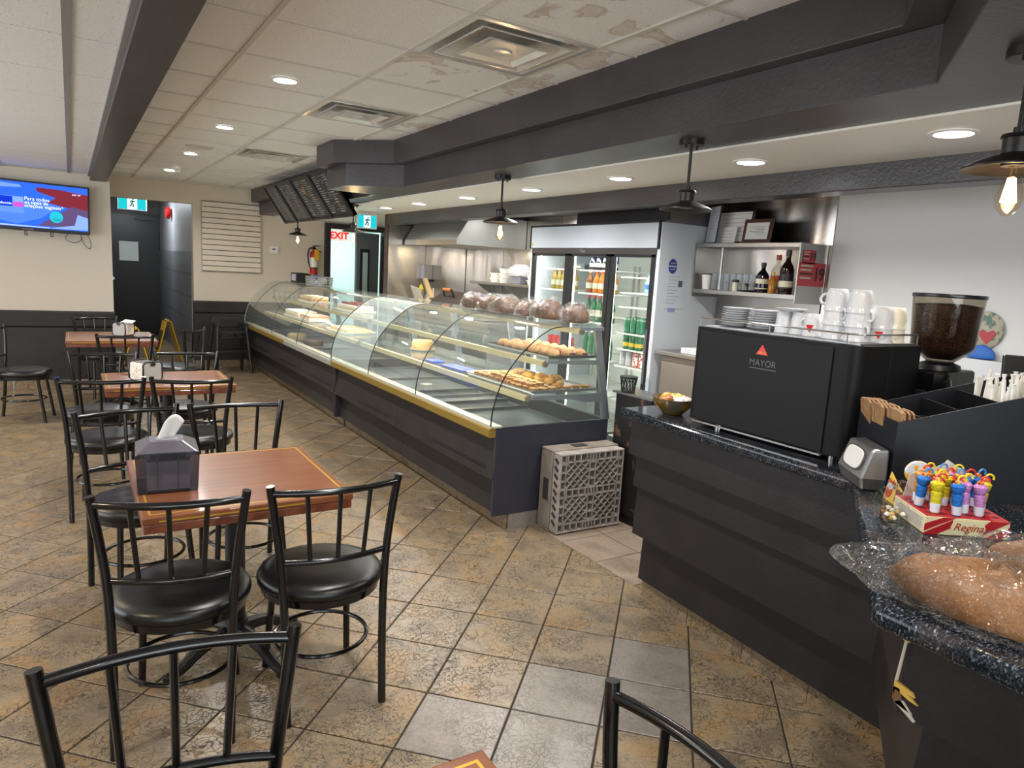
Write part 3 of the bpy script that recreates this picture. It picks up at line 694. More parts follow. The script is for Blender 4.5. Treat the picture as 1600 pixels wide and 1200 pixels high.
# ------------------------------------------------------------------ display cases
GOLDM = mat('gold_trim', '#a98d43', .38, .6); SILV = mat('silver_trim', '#b9b7ae', .4, .5)
RAILG = mat('rail_gold', '#c9b98a', .45, .35); WELL = mat('well_steel', '#8d9194', .35, .8); WELLD = mat('well_dark', '#3c4145', .4, .6)
LEDG = emit('case_led', '#fff6de', 6)
PROF = [tuple(p) for p in spline([(2.124, .676), (2.131, .76), (2.158, .87), (2.21, .985), (2.30, 1.10), (2.42, 1.207), (2.50, 1.258), (2.57, 1.280), (2.66, 1.285)], 4)]
def case(label, y0, y1, seams, frost, wells, gold):
    t = thing('display_case', label, 'display case', (2.6, (y0+y1)/2, 0)); ox, oy = 2.6, (y0+y1)/2
    def part(mb, name, mt, par=None, **k):
        mb.v = [(a-ox, b-oy, c) for a, b, c in mb.v]; return mb.build(name, mt, par or t, **k)
    body = [(2.24, .10), (3.04, .10), (3.04, .67), (3.0, .67), (3.0, .56), (2.20, .56), (2.20, .655), (2.165, .655), (2.165, .60), (2.24, .58)]
    part(MB().prism(body, y0+.02, y1-.02), 'body', SIDING)
    part(MB().box(2.16, 3.04, y0, y0+.02, .1, .668), 'end_panel', mat('end_panel_dark', '#2b2c36', .45), bev=.003)
    part(MB().box(2.16, 3.04, y1-.02, y1, .1, .668), 'end_panel', SIDING)
    n = max(1, round((y1-y0)/1.5)); 
    for k in range(n):
        a, b = y0+(y1-y0)*k/n, y0+(y1-y0)*(k+1)/n
        part(MB().prism([(2.205, .10), (2.24, .34), (2.26, .34), (2.26, .10)], a+.002, b-.002), 'siding_board', SIDING)
        part(MB().prism([(2.15, .335), (2.19, .60), (2.25, .60), (2.25, .335)], a+.002, b-.002), 'siding_board', SIDING)
        part(MB().prism([(2.146, .40), (2.150, .402), (2.1535, .402), (2.1495, .396)], a+.1, a+(b-a)*.55), 'groove', BLACK)
    k = 0; y = y0+.02
    while y < y1-.05:
        part(MB().box(2.27, 2.29, y+.002, min(y+.328, y1-.01), 0, .10), 'tile', TILE, bev=.002); y += .33
    if y0 < 4:
        part(MB().box(2.29, 2.5, y0+.004, y0+.02, 0, .10), 'tile', TILEG); part(MB().box(2.503, 2.75, y0+.004, y0+.02, 0, .10), 'tile', TILEG)
    part(MB().box(2.30, 3.0, y0+.03, y1-.03, 0, .1), 'plinth', BLACK)
    for a, b, g in gold:
        part(MB().prism([(2.118, .605), (2.114, .612), (2.114, .655), (2.120, .664), (2.165, .664), (2.165, .605)], a, b), 'front_trim', GOLDM if g else SILV)
    part(MB().box(2.12, 2.132, y0, y1, .664, .682).box(2.14, 2.20, y0, y1, .664, .676), 'glass_channel', mat('channel_pale', '#c9c3ae', .4, .3))
    # interior wells and dividers
    part(MB().box(2.20, 3.0, y0+.02, y1-.02, .56, .566), 'deck', WELL)
    for a, b, d in wells:
        part(MB().box(2.24, 2.95, a, b, .566, .572), 'well_pan', WELLD if d else WELL)
        part(MB().box(2.21, 2.98, b-.012, b+.012, .566, .595), 'divider', STEEL)
    # posts, shelves, rails
    ps = [y0+.012]+list(seams)+[y1-.03]
    for yy in ps:
        part(MB().prism([(3.0, .665), (3.06, .665), (2.935, 1.262), (2.885, 1.262)], yy, yy+.022), 'post', ALU, bev=.002)
        part(MB().prism([(2.52, 1.052), (2.93, 1.035), (2.97, 1.02), (2.97, 1.066), (2.52, 1.066)], yy+.002, yy+.020), 'shelf_arm', ALU)
        part(MB().prism([(2.42, .822), (2.72, .815), (2.84, .79), (3.01, .785), (3.01, .845), (2.42, .845)], yy+.002, yy+.020), 'shelf_arm', ALU)
    part(MB().box(2.78, 2.95, y0+.005, y0+.035, 1.262, 1.284), 'top_arm', ALU)
    part(MB().box(2.53, 2.95, y0+.01, y1-.01, 1.068, 1.076), 'glass_shelf', GLASS)
    part(MB().box(2.42, 2.99, y0+.01, y1-.01, .847, .855), 'glass_shelf', GLASS)
    part(MB().box(2.66, 2.95, y0+.003, y1-.003, 1.284, 1.292), 'glass_top', GLASS)
    for x, z, a in ((2.525, 1.045, y0+.05), (2.415, .825, y0+.06), (2.79, 1.252, y0+.04)):
        part(MB().prism([(x-.022, z-.016), (x+.018, z-.02), (x+.02, z+.018), (x-.012, z+.018)], a, y1-.03), 'light_rail', RAILG)
        part(MB().lathe([(0, 0), (.022, 0), (.022, .008), (0, .008)], 16, M=Matrix.Translation((x, a, z)) @ Matrix.Rotation(R(90), 4, 'X')), 'end_cap', mat('cap_brown', '#7d6a55', .5))
        part(MB().box(x+.021, x+.029, a+.05, y1-.08, z-.012, z+.0), 'light_tube', LEDG)
    part(MB().box(3.0, 3.008, y0+.03, y1-.03, .67, .84), 'rear_glass', GLASS)
    # curved panes with dark seals
    ys = [y0]+list(seams)+[y1]
    for i in range(len(ys)-1):
        part(MB().strip(PROF, ys[i]+.004, ys[i+1]-.004, .005), 'curved_pane', GLASSF if i in frost else GLASS, smooth=30)
    for i, yy in enumerate(ys):
        part(MB().strip(PROF, yy-.0035 if 0 < i < len(ys)-1 else (yy if i == 0 else yy-.007), (yy+.0035 if 0 < i < len(ys)-1 else (yy+.006 if i == 0 else yy)), .006), 'seal', BLKPL if i < len(ys)-1 else SILV)
    if y0 < 4: part(MB().prism(PROF+[(2.885, 1.262), (3.02, .67), (2.13, .67)], y0+.008, y0+.011), 'end_glass', GLASS)
    for (x, z, p) in ((2.83, 1.235, 7), (2.57, 1.02, 4.5)):
        o = area('case_lamp', (x-ox, 0, z), (0, 0, 0), .02, (y1-y0)*.9, p*(y1-y0)/3, (1, .96, .84)); o.parent = t
    return t
near_case = case('long curved-glass pastry case with bagged loaves on top', 3.55, 6.64, (4.66, 5.64), (2,),
     [(3.60, 4.45, 0), (4.48, 4.75, 1), (4.78, 5.0, 0), (5.03, 5.25, 1), (5.28, 5.9, 0), (5.93, 6.55, 0)], [(3.555, 6.635, 1)])
far_case = case('second curved-glass case with cakes, beside the far wall', 6.66, 10.72, (7.9, 9.08, 10.3), (),
     [(6.72, 7.1, 1), (7.13, 7.5, 0), (7.53, 8.2, 1), (8.23, 8.9, 0), (8.93, 9.6, 1), (9.63, 10.5, 1)], [(6.665, 8.45, 0), (8.452, 10.715, 1)])

# ------------------------------------------------------------------ bread and pastry
CRUST = mat('bread_crust', '#3f2610', .6, var=('#5e3d1c', 16, .42, .62), bump=(60, .5))
CRUSTG = mat('bread_golden', '#5c380c', .5, var=('#784c18', 11, .4, .62), bump=(50, .4))
ROLL = mat('roll_tan', '#c29358', .6, var=('#a8763f', 26, .4, .6), bump=(90, .2))
ROLLP = mat('roll_pale', '#cdb08a', .7, var=('#b08a5c', 30, .4, .6))
YEL = mat('pastry_yellow', '#d9a53a', .45, var=('#b8772a', 30, .42, .62))
TART = mat('tart_brown', '#a8672c', .45, var=('#d29a45', 60, .45, .6), bump=(120, .4))
ALMD = mat('almond_top', '#cf9a52', .5, var=('#e6c68a', 110, .5, .58), bump=(160, .7))
CREAMF = mat('pastry_cream', '#d8c08a', .55)
def lump(rx, ry, rz, seed, amt=.08, nu=20, nv=12, flat=.25):
    rg = random.Random(seed); ph = [rg.uniform(0, 6.3) for _ in range(6)]
    def fn(u, v):
        a = 2*PI*u; b = -PI/2+PI*v
        k = 1+amt*(math.sin(2*a+ph[0])*math.cos(b*2+ph[1])+.6*math.sin(3*a+ph[2]+2*b)+.5*math.cos(5*a+ph[3])*math.sin(3*b+ph[4]))
        x, y, z = rx*k*math.cos(b)*math.cos(a), ry*k*math.cos(b)*math.sin(a), rz*k*math.sin(b)
        if z < -flat*rz: z = -flat*rz+(z+flat*rz)*.12
        return (x, y, z+flat*rz*1.1+rz*.08*0)
    return MB().grid(fn, nu, nv, True)
def base0(mb):
    zm = min(v[2] for v in mb.v); mb.v = [(a, b, c-zm) for a, b, c in mb.v]; return mb
def bagged(label, loc, rz, r, seed, crust, group, tail=1, aim=(1, 0), amt=.07, wrink=.06):
    t = thing('bagged_loaf', label, 'bread', loc, rz, group)
    mb = base0(lump(*r, seed, amt, 48, 28, .3))
    mb.v = [tuple(Vector(v)*(1+.05*mnoise.noise(Vector(v)*14+Vector((seed, 0, 0)))+.02*mnoise.noise(Vector(v)*45))+Vector((0, 0, .004))) for v in mb.v]; mb.build('loaf', crust, t, smooth=80)
    def fn(u, v):
        a = 2*PI*u; b = -PI/2+PI*v
        n = Vector((math.cos(b)*math.cos(a), math.cos(b)*math.sin(a), math.sin(b)))
        q = Vector((n.x*r[0], n.y*r[1], n.z*r[2]))*1.07
        rd = 0
        for k, (fq, am) in enumerate(((9, .016), (19, .013), (38, .008))):
            rd += am*(max(0, 1-3.2*abs(mnoise.noise(q*fq+Vector((seed*3.1+k, 0, 0)))))**2)
        q = q+n*(.006+rd*wrink/.06)
        if q.z < -.3*r[2]: q.z = -.3*r[2]+(q.z+.3*r[2])*.05
        c = n.x*aim[0]+n.y*aim[1]
        if tail and c > .72 and abs(n.z) < .8:
            e = (c-.72)/.28*math.cos(b); q.x += aim[0]*.10*tail*e; q.y += aim[1]*.10*tail*e; q.z = q.z*(1-.5*e)
        return tuple(q)
    mb = base0(MB().grid(fn, 90, 44, True)); mb.build('plastic_bag', BAG, t, smooth=50)
    return t
loaves = [((2.83, 3.71), .2, 'round dark loaf in clear bag at the case end, first of six'), ((2.80, 3.985), .8, 'large round loaf in clear bag, second from the case end'),
          ((2.83, 4.265), 1.6, 'round loaf in clear bag, third from the case end'), ((2.80, 4.53), 2.4, 'round loaf in clear bag, fourth from the case end'),
          ((2.83, 4.795), 1.9, 'round loaf in clear bag, fifth from the case end'), ((2.80, 5.06), 1.5, 'bagged loaf with pointed bag tail, farthest from the case end')]
for i, ((x, y), rz, lab) in enumerate(loaves):
    bagged(lab, (x, y, 1.294), rz, (.105, .090, .086) if i != 1 else (.112, .102, .096), 11+i, CRUST, 'bagged loaves on the pastry case', 1 if i == 5 else .3)
# tray of filled rolls on the upper shelf
def tray(label, loc, sx, sy, mt, cat='tray', h=.018, fl=.02):
    t = thing('baking_tray', label, cat, loc)
    MB().box(-sx/2, sx/2, -sy/2, sy/2, 0, .004).build('base', mt, t)
    mb = MB()
    for a, b, c, d in ((-sx/2, -sy/2, sx/2, -sy/2), (sx/2, -sy/2, sx/2, sy/2), (sx/2, sy/2, -sx/2, sy/2), (-sx/2, sy/2, -sx/2, -sy/2)):
        ex = Vector((b-d, c-a)).normalized()*fl*-1*0
        mb.add([(a, b, 0), (c, d, 0), (c*(1+fl/sx*1.6), d*(1+fl/sy*1.6), h), (a*(1+fl/sx*1.6), b*(1+fl/sy*1.6), h)], [(0, 1, 2, 3)])
    o = mb.build('rim', mt, t); s_ = o.modifiers.new('t', 'SOLIDIFY'); s_.thickness = .002
    return t
tray('black tray of filled rolls on the upper case shelf', (2.735, 3.98, 1.078), .36, .76, mat('tray_black', '#121213', .3))
rg = random.Random(5); roll_kinds = []
for k in range(3):
    mb = base0(lump(.05, .038, .036, 30+k, .05, 16, 10, .35))
    roll_kinds.append(mb)
n = 0; protos = {}
for r_ in range(7):
    for c in range(3):
        kind = 'jam' if r_ < 4 and c > 0 else ('seeded' if c == 1 else 'plain')
        lab = {'jam': 'soft filled bun with jam, near end of the black tray', 'seeded': 'pale oblong roll in the middle of the black tray', 'plain': 'plain oblong bread roll along the black tray'}[kind]+', %s row, %s' % (ORD[r_], ('aisle side', 'middle', 'kitchen side')[c])
        loc = (2.63+.112*c+rg.uniform(-.006, .006), 3.665+.103*r_+rg.uniform(-.005, .005), 1.0825); rz = rg.uniform(-.2, .2)+(1.57 if r_ < 3 or c == 2 else 0)*(1 if c != 1 or r_ < 2 else 0)
        if kind not in protos:
            t = thing('bread_roll', lab, 'bread roll', loc, rz, 'rolls on the black tray')
            mb = MB(); src = roll_kinds[len(protos)]; mb.v = list(src.v); mb.f = list(src.f)
            mb.build('crumb', ROLL if kind == 'plain' else (ROLLP if kind == 'seeded' else mat('bun_top', '#b98550', .6)), t, smooth=80)
            if kind == 'jam': MB().lathe([(.0, .014), (.050, .014), (.054, .02), (.050, .028), (0, .028)], 16, (0, -.006, 0), 1.15, .62).build('jam_filling', mat('jam', '#5a1f22', .3), t, smooth=60)
            protos[kind] = t
        else: dup(protos[kind], None, loc, rz, lab)
        n += 1
# sheet tray of pastries on the lower shelf
tray('steel sheet tray of mixed pastries on the lower case shelf', (2.69, 4.02, .857), .50, .84, mat('tray_steel', '#a8aaa9', .3, .8), h=.02)
def proto_set(name, label, group, build):
    t = thing(name, label, 'pastry', (0, 0, 0), 0, group); build(t); return t
def b_tart(t):
    MB().lathe([(0, 0), (.022, 0), (.033, .022), (.035, .024), (.029, .021), (0, .020)], 14).build('shell', TART, t, smooth=60)
    MB().lathe([(0, .0205), (.028, .0205), (.022, .028), (0, .030)], 14).build('filling', ALMD, t, smooth=60)
def b_danish(t):
    mb = MB()
    for k in range(14):
        a = k*.8; r1 = .008+.0028*k
        mb.lathe([(0, 0), (.013, .002), (.014, .014), (0, .022)], 8, (r1*math.cos(a), r1*math.sin(a), 0))
    mb.build('swirl', ALMD, t, smooth=60)
def b_bun(t):
    base0(lump(.062, .055, .04, 91, .04, 18, 10, .3)).build('dome', YEL, t, smooth=80)
    for k in (-1, 0, 1): MB().tube([(-.05, k*.02, .018), (-.02, k*.024, .040), (.02, k*.024, .040), (.05, k*.02, .018)], .0035, 5).build('score', mat('score_brown', '#b06f22', .5), t)
def b_cres(t):
    P = [(.05*math.cos(R(a)), .05*math.sin(R(a)), .016) for a in range(200, 345, 16)]; k = len(P)
    MB().tube(P, [.006+.016*math.sin(PI*i/(k-1)) for i in range(k)], 10).build('crescent', YEL, t, smooth=50)
PT = [proto_set('almond_tart', 'small round almond tart packed on the steel sheet tray', 'almond tarts on the sheet tray', b_tart),
      proto_set('nut_swirl', 'chunky nut topped pastry at the back of the sheet tray', 'nut pastries on the sheet tray', b_danish),
      proto_set('golden_bun', 'big glossy golden bun on the sheet tray', 'golden buns on the sheet tray', b_bun),
      proto_set('crescent_pastry', 'yellow crescent pastry on the sheet tray', 'crescents on the sheet tray', b_cres)]
used = [0]*4
def putp(k, loc, rz):
    if not used[k]: PT[k].location = loc; PT[k].rotation_euler = (0, 0, rz); used[k] = 1
    else:
        o_ = dup(PT[k], None, loc, rz)
        if k == 0: o_.rotation_euler = (R(rg.uniform(-4, 4)), R(rg.uniform(-4, 4)), rz)
for r_ in range(11):
    for c in range(3): putp(0, (2.475+.072*c+rg.uniform(-.004, .004), 3.64+.072*r_+rg.uniform(-.004, .004), .862), rg.uniform(0, 6))
for r_ in range(7):
    for c in range(2): putp(0, (2.49+.075*c, 3.70+.075*r_, .884), rg.uniform(0, 6))
for k in range(3): putp(0, (2.76+.075*k, 3.66, .862), 0)
for k in range(4): putp(3, (2.72+.05*(k % 2), 3.78+.05*k, .862), .6+.3*k)
for k, (a, b) in enumerate(((2.80, 4.02), (2.86, 3.94), (2.76, 4.12))): putp(2, (a, b, .862), .4*k)
for r_ in range(4):
    for c in range(2): putp(1, (2.74+.085*c, 4.18+.065*r_, .862), rg.uniform(0, 6))
for k in range(2): putp(1, (2.76+.05*k, 4.24+.08*k, .885), k)
# blue boards and trays further along
BLUE = mat('blue_plastic', '#2447c8', .4)
tag(MB().obox((2.50, 4.72, .8605), (.13, .34, .009), (0, 0, R(3))).build('blue_board', BLUE, None, bev=.002), 'long blue plastic board on the lower case shelf', 'board')
tag(MB().obox((2.49, 5.12, .8605), (.11, .16, .009), (0, 0, R(-4))).build('blue_board', BLUE, None, bev=.002), 'short blue plastic board beyond the long one in the case', 'board')
def foil_cup(label, loc, r=.055):
    t = thing('foil_dish', label, 'dish', loc); mb = MB(); k = 28
    for i in range(k):
        a0, a1 = 2*PI*i/k, 2*PI*(i+1)/k; w0, w1 = (1.0, .93) if i % 2 else (.93, 1.0)
        mb.add([(r*.75*w0*math.cos(a0), r*.75*w0*math.sin(a0), 0), (r*.75*w1*math.cos(a1), r*.75*w1*math.sin(a1), 0), (r*w1*math.cos(a1), r*w1*math.sin(a1), .05), (r*w0*math.cos(a0), r*w0*math.sin(a0), .05)], [(0, 1, 2, 3)])
    mb.build('pleated_wall', mat('foil', '#d3d4d0', .3, .6), t)
    MB().lathe([(0, .001), (r*.72, .001), (r*.88, .038), (0, .044)], 20).build('pudding', CREAMF, t, smooth=60)
foil_cup('pleated foil dessert dish by the frosted pane, nearer the aisle', (2.32, 5.55, .573))
foil_cup('pleated foil dessert dish deeper inside the glass case', (2.55, 5.38, .573))
def dome_cake(label, loc, r, h, mt, dome=True):
    t = thing('domed_cake', label, 'cake', loc)
    MB().lathe([(0, 0), (r*1.15, 0), (r*1.2, .008), (0, .008)], 28).build('plate', mat('plate_steel', '#b5b5b0', .3, .5), t, smooth=40)
    MB().lathe([(0, .008), (r, .008), (r, h*.8), (r*.85, h), (0, h*1.02)], 28).build('cake', mt, t, smooth=50)
    if dome: MB().lathe([(r*1.1, .01), (r*1.1, h*.9), (r*.9, h*1.35), (r*.4, h*1.5), (0, h*1.52)], 28).build('clear_dome', PLAS, t, smooth=60)
dome_cake('almond covered cake under a clear cover on the upper shelf', (2.72, 5.85, .858), .10, .09, ALMD)
# far case goods
def slab_cake(label, loc, sx, sy, h, layers, group=None):
    t = thing('tray_cake', label, 'cake', loc, 0, group)
    MB().box(-sx/2-.02, sx/2+.02, -sy/2-.02, sy/2+.02, 0, .012).build('tray', mat('tray_white', '#d9d6cc', .4), t)
    for k, (c, f) in enumerate(layers):
        MB().box(-sx/2, sx/2, -sy/2, sy/2, .012+h*k/len(layers), .012+h*(k+1)/len(layers)).build('layer', mat(c, c, .6), t, bev=.003)
slab_cake('pale layered slab cake on the lower shelf by the far wall', (2.62, 9.55, .858), .26, .62, .07, (('#e3d6a8', 0), ('#efe8cf', 0)))
slab_cake('pink topped slab cake beside the pale cake', (2.62, 8.92, .858), .26, .40, .06, (('#e9dcc0', 0), ('#e2a08a', 0)))
slab_cake('cream slab cake on the upper shelf by the far wall', (2.72, 9.3, 1.079), .22, .55, .06, (('#c98d52', 0), ('#ead9a6', 0)))
slab_cake('cherry topped slab cake on the upper shelf of the far case', (2.72, 7.7, 1.079), .22, .6, .05, (('#d9c7a0', 0), ('#e9e2d2', 0)))
chp = None
for k in range(14):
    loc = (2.66+.11*(k % 2), 7.45+.08*(k//2), 1.1415)
    if not chp:
        chp = tag(MB().lathe([(0, 0), (.016, .006), (.02, .016), (.014, .028), (0, .031)], 12).build('glazed_cherry', mat('cherry', '#7d1218', .15), None, smooth=60, loc=loc), 'glazed red cherry on the slab cake, %s pair, %s' % (ORD[k//2], ('aisle side', 'kitchen side')[k % 2]), 'fruit', 'cherries on the slab cake')
    else: dup(chp, None, loc, None, 'glazed red cherry on the slab cake, %s pair, %s' % (ORD[k//2], ('aisle side', 'kitchen side')[k % 2]))
tray('white tray of yellow custard slices in the far case', (2.62, 7.55, .857), .34, .62, mat('tray_white'))
slp = None
for r_ in range(9):
    for c in range(3):
        loc = (2.52+.10*c, 7.29+.064*r_, .862)
        if not slp:
            slp = thing('custard_slice', 'yellow custard slice on the white tray, %s row, %s' % (ORD[r_], ('aisle side', 'middle', 'kitchen side')[c]), 'pastry', loc, 0, 'custard slices on the white tray')
            MB().box(-.042, .042, -.024, .024, 0, .02).build('pastry_base', mat('slice_base', '#d8b878', .6), slp, bev=.003)
            MB().box(-.041, .041, -.023, .023, .02, .036).build('custard_top', mat('slice_top', '#e6c24c', .35, var=('#f0e6c8', 20, .5, .6)), slp, bev=.004)
        else: dup(slp, None, loc, 0, 'yellow custard slice on the white tray, %s row, %s' % (ORD[r_], ('aisle side', 'middle', 'kitchen side')[c]))
dome_cake('dark cream cake in the deep well of the far case', (2.5, 8.55, .573), .12, .08, mat('choc', '#4a2c1e', .4), False)
dome_cake('pale cake in the deep well by the far wall', (2.5, 9.3, .573), .12, .08, mat('sponge', '#cbb08a', .6), False)
t = thing('custard_pie', 'yellow pie on a paper plate in the case well', 'pie', (2.42, 6.95, .573))
MB().lathe([(0, 0), (.10, 0), (.13, .02), (.125, .022), (0, .01)], 28).build('paper_plate', PAPER, t, smooth=50)
MB().lathe([(0, .012), (.085, .012), (.09, .03), (0, .034)], 24).build('pie', YEL, t, smooth=50)
# things on top of the far case
t = thing('receipt_printer', 'black receipt printer on the glass top near the far wall', 'printer', (2.77, 10.05, 1.294), R(0))
MB().prism([(-.12, 0), (.12, 0), (.12, .09), (.04, .14), (-.12, .14)], -.16, .16, 'y').build('body', BLKPL, t, bev=.006)
MB().box(-.124, -.119, -.10, .10, .03, .12).build('paper_panel', mat('panel_lilac', '#b9b4c9', .5), t)
t = thing('perforated_basket', 'grey perforated basket holding a bag, on the glass case top', 'basket', (2.78, 9.28, 1.294))
for a in range(9):
    for z in range(4):
        pass
mb = MB()
for k in range(12):
    y = -.19+.38*k/11; mb.tube([(-.115, y, .005), (-.125, y, .11)], .004, 5).tube([(.115, y, .005), (.125, y, .11)], .004, 5)
for k in range(7):
    x = -.115+.23*k/6; mb.tube([(x, -.19, .005), (x, -.2, .11)], .004, 5).tube([(x, .19, .005), (x, .2, .11)], .004, 5)
mb.build('wall_bars', mat('basket_grey', '#9d9d9b', .4), t)
for z, e in ((.006, 0), (.04, .003), (.075, .006), (.11, .01)): MB().tube([(-.115-e, -.19-e, z), (.115+e, -.19-e, z), (.115+e, .19+e, z), (-.115-e, .19+e, z)], .005, 6, True).build('hoop', mat('basket_grey'), t)
MB().box(-.115, .115, -.19, .19, 0, .005).build('base', mat('basket_grey'), t)
t = thing('printed_bag', 'white bag with blue print lying in the grey basket', 'bag', (2.78, 9.28, 1.3))
mb = base0(lump(.10, .165, .07, 77, .08, 24, 14, .3)); mb.build('bag', mat('bag_white', '#d7dae2', .4), t, smooth=80)
MB().obox((-.06, 0, .098), (.07, .26, .006), (0, R(-35), 0)).build('blue_print', mat('print_blue', '#2b4fae', .4), t)
t = thing('barcode_scanner', 'black handheld scanner stick lying on the glass top', 'scanner', (2.83, 9.72, 1.294), R(10))
MB().tube([(0, -.2, .012), (0, .1, .012)], .011, 8).build('stick', BLKPL, t, smooth=50); MB().tube([(0, .1, .014), (0, .17, .014)], .018, 8).build('head', BLKPL, t, smooth=50)
MB().obox((-.015, .0, .006), (.05, .1, .01)).build('cradle', BLKPL, t)
# ------------------------------------------------------------------ tables
IRON = mat('cast_iron', '#151516', .45, .2, bump=(120, .3))
def table(label, x0, x1, y0, y1):
    cx, cy, sx, sy = (x0+x1)/2, (y0+y1)/2, x1-x0, y1-y0
    t = thing('cafe_table', label, 'table', (cx, cy, 0), 0, 'wooden cafe tables')
    top = MB().box(-sx/2, sx/2, -sy/2, sy/2, .722, .75).build('tabletop', WOOD, t, bev=.005)
    MB().box(-sx/2+.004, sx/2-.004, -sy/2+.004, sy/2-.004, .690, .722).build('edge_band', WOODE, t, bev=.004)
    e = .022; w = .007
    for a in ((-sx/2+e, -sx/2+e+w, -sy/2+e, sy/2-e), (sx/2-e-w, sx/2-e, -sy/2+e, sy/2-e), (-sx/2+e+w, sx/2-e-w, -sy/2+e, -sy/2+e+w), (-sx/2+e+w, sx/2-e-w, sy/2-e-w, sy/2-e)):
        box(*a, .7495, .7506).build('inlay_strip', GOLD, top)
    box(-sx/2+.05, sx/2-.18, -sy/2-.0004, -sy/2+.002, .730, .735).build('inlay_strip', GOLD, top)
    MB().tube([(0, 0, .06), (0, 0, .69)], .038, 18).build('column', IRON, t, smooth=40)
    MB().box(-.16, .16, -.16, .16, .682, .690).build('top_plate', IRON, t)
    MB().lathe([(0, .055), (.07, .055), (.075, .085), (.05, .11), (.045, .15), (0, .15)], 20).build('collar', IRON, t, smooth=40)
    for k in range(4):
        a = R(25)+k*PI/2; c, s = math.cos(a), math.sin(a)
        pts = spline([(.03*c, .03*s, .10), (.14*c, .14*s, .085), (.24*c, .24*s, .035), (.29*c, .29*s, .022)], 5)
        MB().tube(pts, [.03-.012*i/(len(pts)-1) for i in range(len(pts))], 8).tube([(.29*c, .29*s, .03), (.29*c, .29*s, 0)], .022, 10).build('foot', IRON, t, smooth=40)
    return t
table('wooden cafe table with the smoked napkin box, by the pastry case', .165, .875, 2.45, 3.20)
table('wooden cafe table with a black-rimmed napkin holder, second from the camera', .15, .925, 4.95, 5.60)
table('wooden cafe table nearest the television wall', -.07, .70, 7.60, 8.47)
table('wooden cafe table corner at the bottom edge of the photo', -.12, .602, .25, .978)

# ------------------------------------------------------------------ chairs
def make_chair():
    t = thing('cafe_chair', 'x', 'chair', (0, 0, 0), 0, 'black metal cafe chairs')
    MB().lathe([(0, .428), (.214, .428), (.228, .438), (.230, .455), (.220, .473), (.18, .484), (.09, .486), (0, .482)], 36).build('seat', VINYL, t, smooth=60)
    MB().lathe([(.208, .402), (.214, .402), (.217, .429), (.206, .431)], 36).build('seat_band', BLKMET, t, smooth=40)
    def post(s): return spline([(s*.172, -.228, 0), (s*.175, -.203, .25), (s*.178, -.195, .43), (s*.189, -.187, .6), (s*.208, -.187, .75), (s*.224, -.194, .865)], 4)
    for s in (-1, 1):
        MB().tube(post(s), .0145, 10).build('back_post', BLKMET, t, smooth=40)
        MB().tube([(s*.140, .135, .425), (s*.150, .155, .25), (s*.165, .188, 0)], .0135, 10).build('front_leg', BLKMET, t, smooth=40)
    def curve(w, yb, bow, z, n=12): return [(w*(2*i/n-1), yb-bow*(1-(2*i/n-1)**2), z) for i in range(n+1)]
    MB().tube(curve(.220, -.192, .045, .838), .0122, 10).build('top_rail', BLKMET, t, smooth=40)
    MB().tube(curve(.186, -.182, .036, .585), .0108, 10).build('lower_rail', BLKMET, t, smooth=40)
    for u in (-.5, 0, .5):
        k = 1-u*u; MB().tube([(.186*u, -.182-.036*k, .585), (.220*u, -.192-.045*k, .838)], .0085, 8).build('spindle', BLKMET, t, smooth=40)
    MB().tube([(.172*math.cos(2*PI*i/32), -.01+.172*math.sin(2*PI*i/32), .205) for i in range(32)], .008, 8, True).build('ring_stretcher', BLKMET, t, smooth=40)
    return t
chair0 = make_chair(); first = [True]
def chair(label, x, y, deg):
    if first[0]: chair0.location = (x, y, 0); chair0.rotation_euler = (0, 0, R(deg)); chair0['label'] = label; first[0] = False
    else: dup(chair0, None, (x, y, 0), R(deg), label)
def rail_chair(label, ax, ay, bx, by, face):
    """from the two measured top rail ends (left, right in the photo)"""
    ang = math.degrees(math.atan2(by-ay, bx-ax)); mx, my = (ax+bx)/2, (ay+by)/2
    rz = ang if face == 1 else ang+180
    f = Vector((-math.sin(R(rz)), math.cos(R(rz)))); chair(label, mx+f.x*.192, my+f.y*.192, rz)
rail_chair('black chair turned slightly, in front of the smoked napkin box', .023, 2.381, .454, 2.274, 1)
rail_chair('black chair on the aisle side of the near table, beside the pastry case', .536, 2.284, .972, 2.271, 1)
rail_chair('large black chair in front, its back cut by the photo bottom', -.079, 1.388, .361, 1.354, -1)
chair('black chair back cut off at the bottom centre, beside the counter', .628, .68, 88)
rail_chair('black chair behind the smoked napkin box, across the near table', -.025, 3.675, .435, 3.783, -1)
rail_chair('black chair across the near table, on its aisle side', .479, 3.756, .93, 3.75, -1)
rail_chair('black chair at the second table, left one facing away', -.11, 4.727, .364, 4.656, 1)
rail_chair('black chair at the second table, aisle one facing away', .377, 4.653, .833, 4.562, 1)
rail_chair('black chair at the far side of the second table, left one', -.045, 5.95, .40, 5.86, -1)
rail_chair('black chair at the far side of the second table, aisle one', .517, 5.93, .955, 5.84, -1)
rail_chair('black chair in front of the table nearest the television wall', .157, 7.175, .626, 7.127, 1)
chair('black chair angled beside the yellow floor sign', .88, 7.80, 57)
rail_chair('black chair behind the far table, against the charcoal wainscot', -.01, 8.99, .43, 9.13, -1)
chair('black chair alone on the far left, facing sideways', -.40, 7.75, -101)

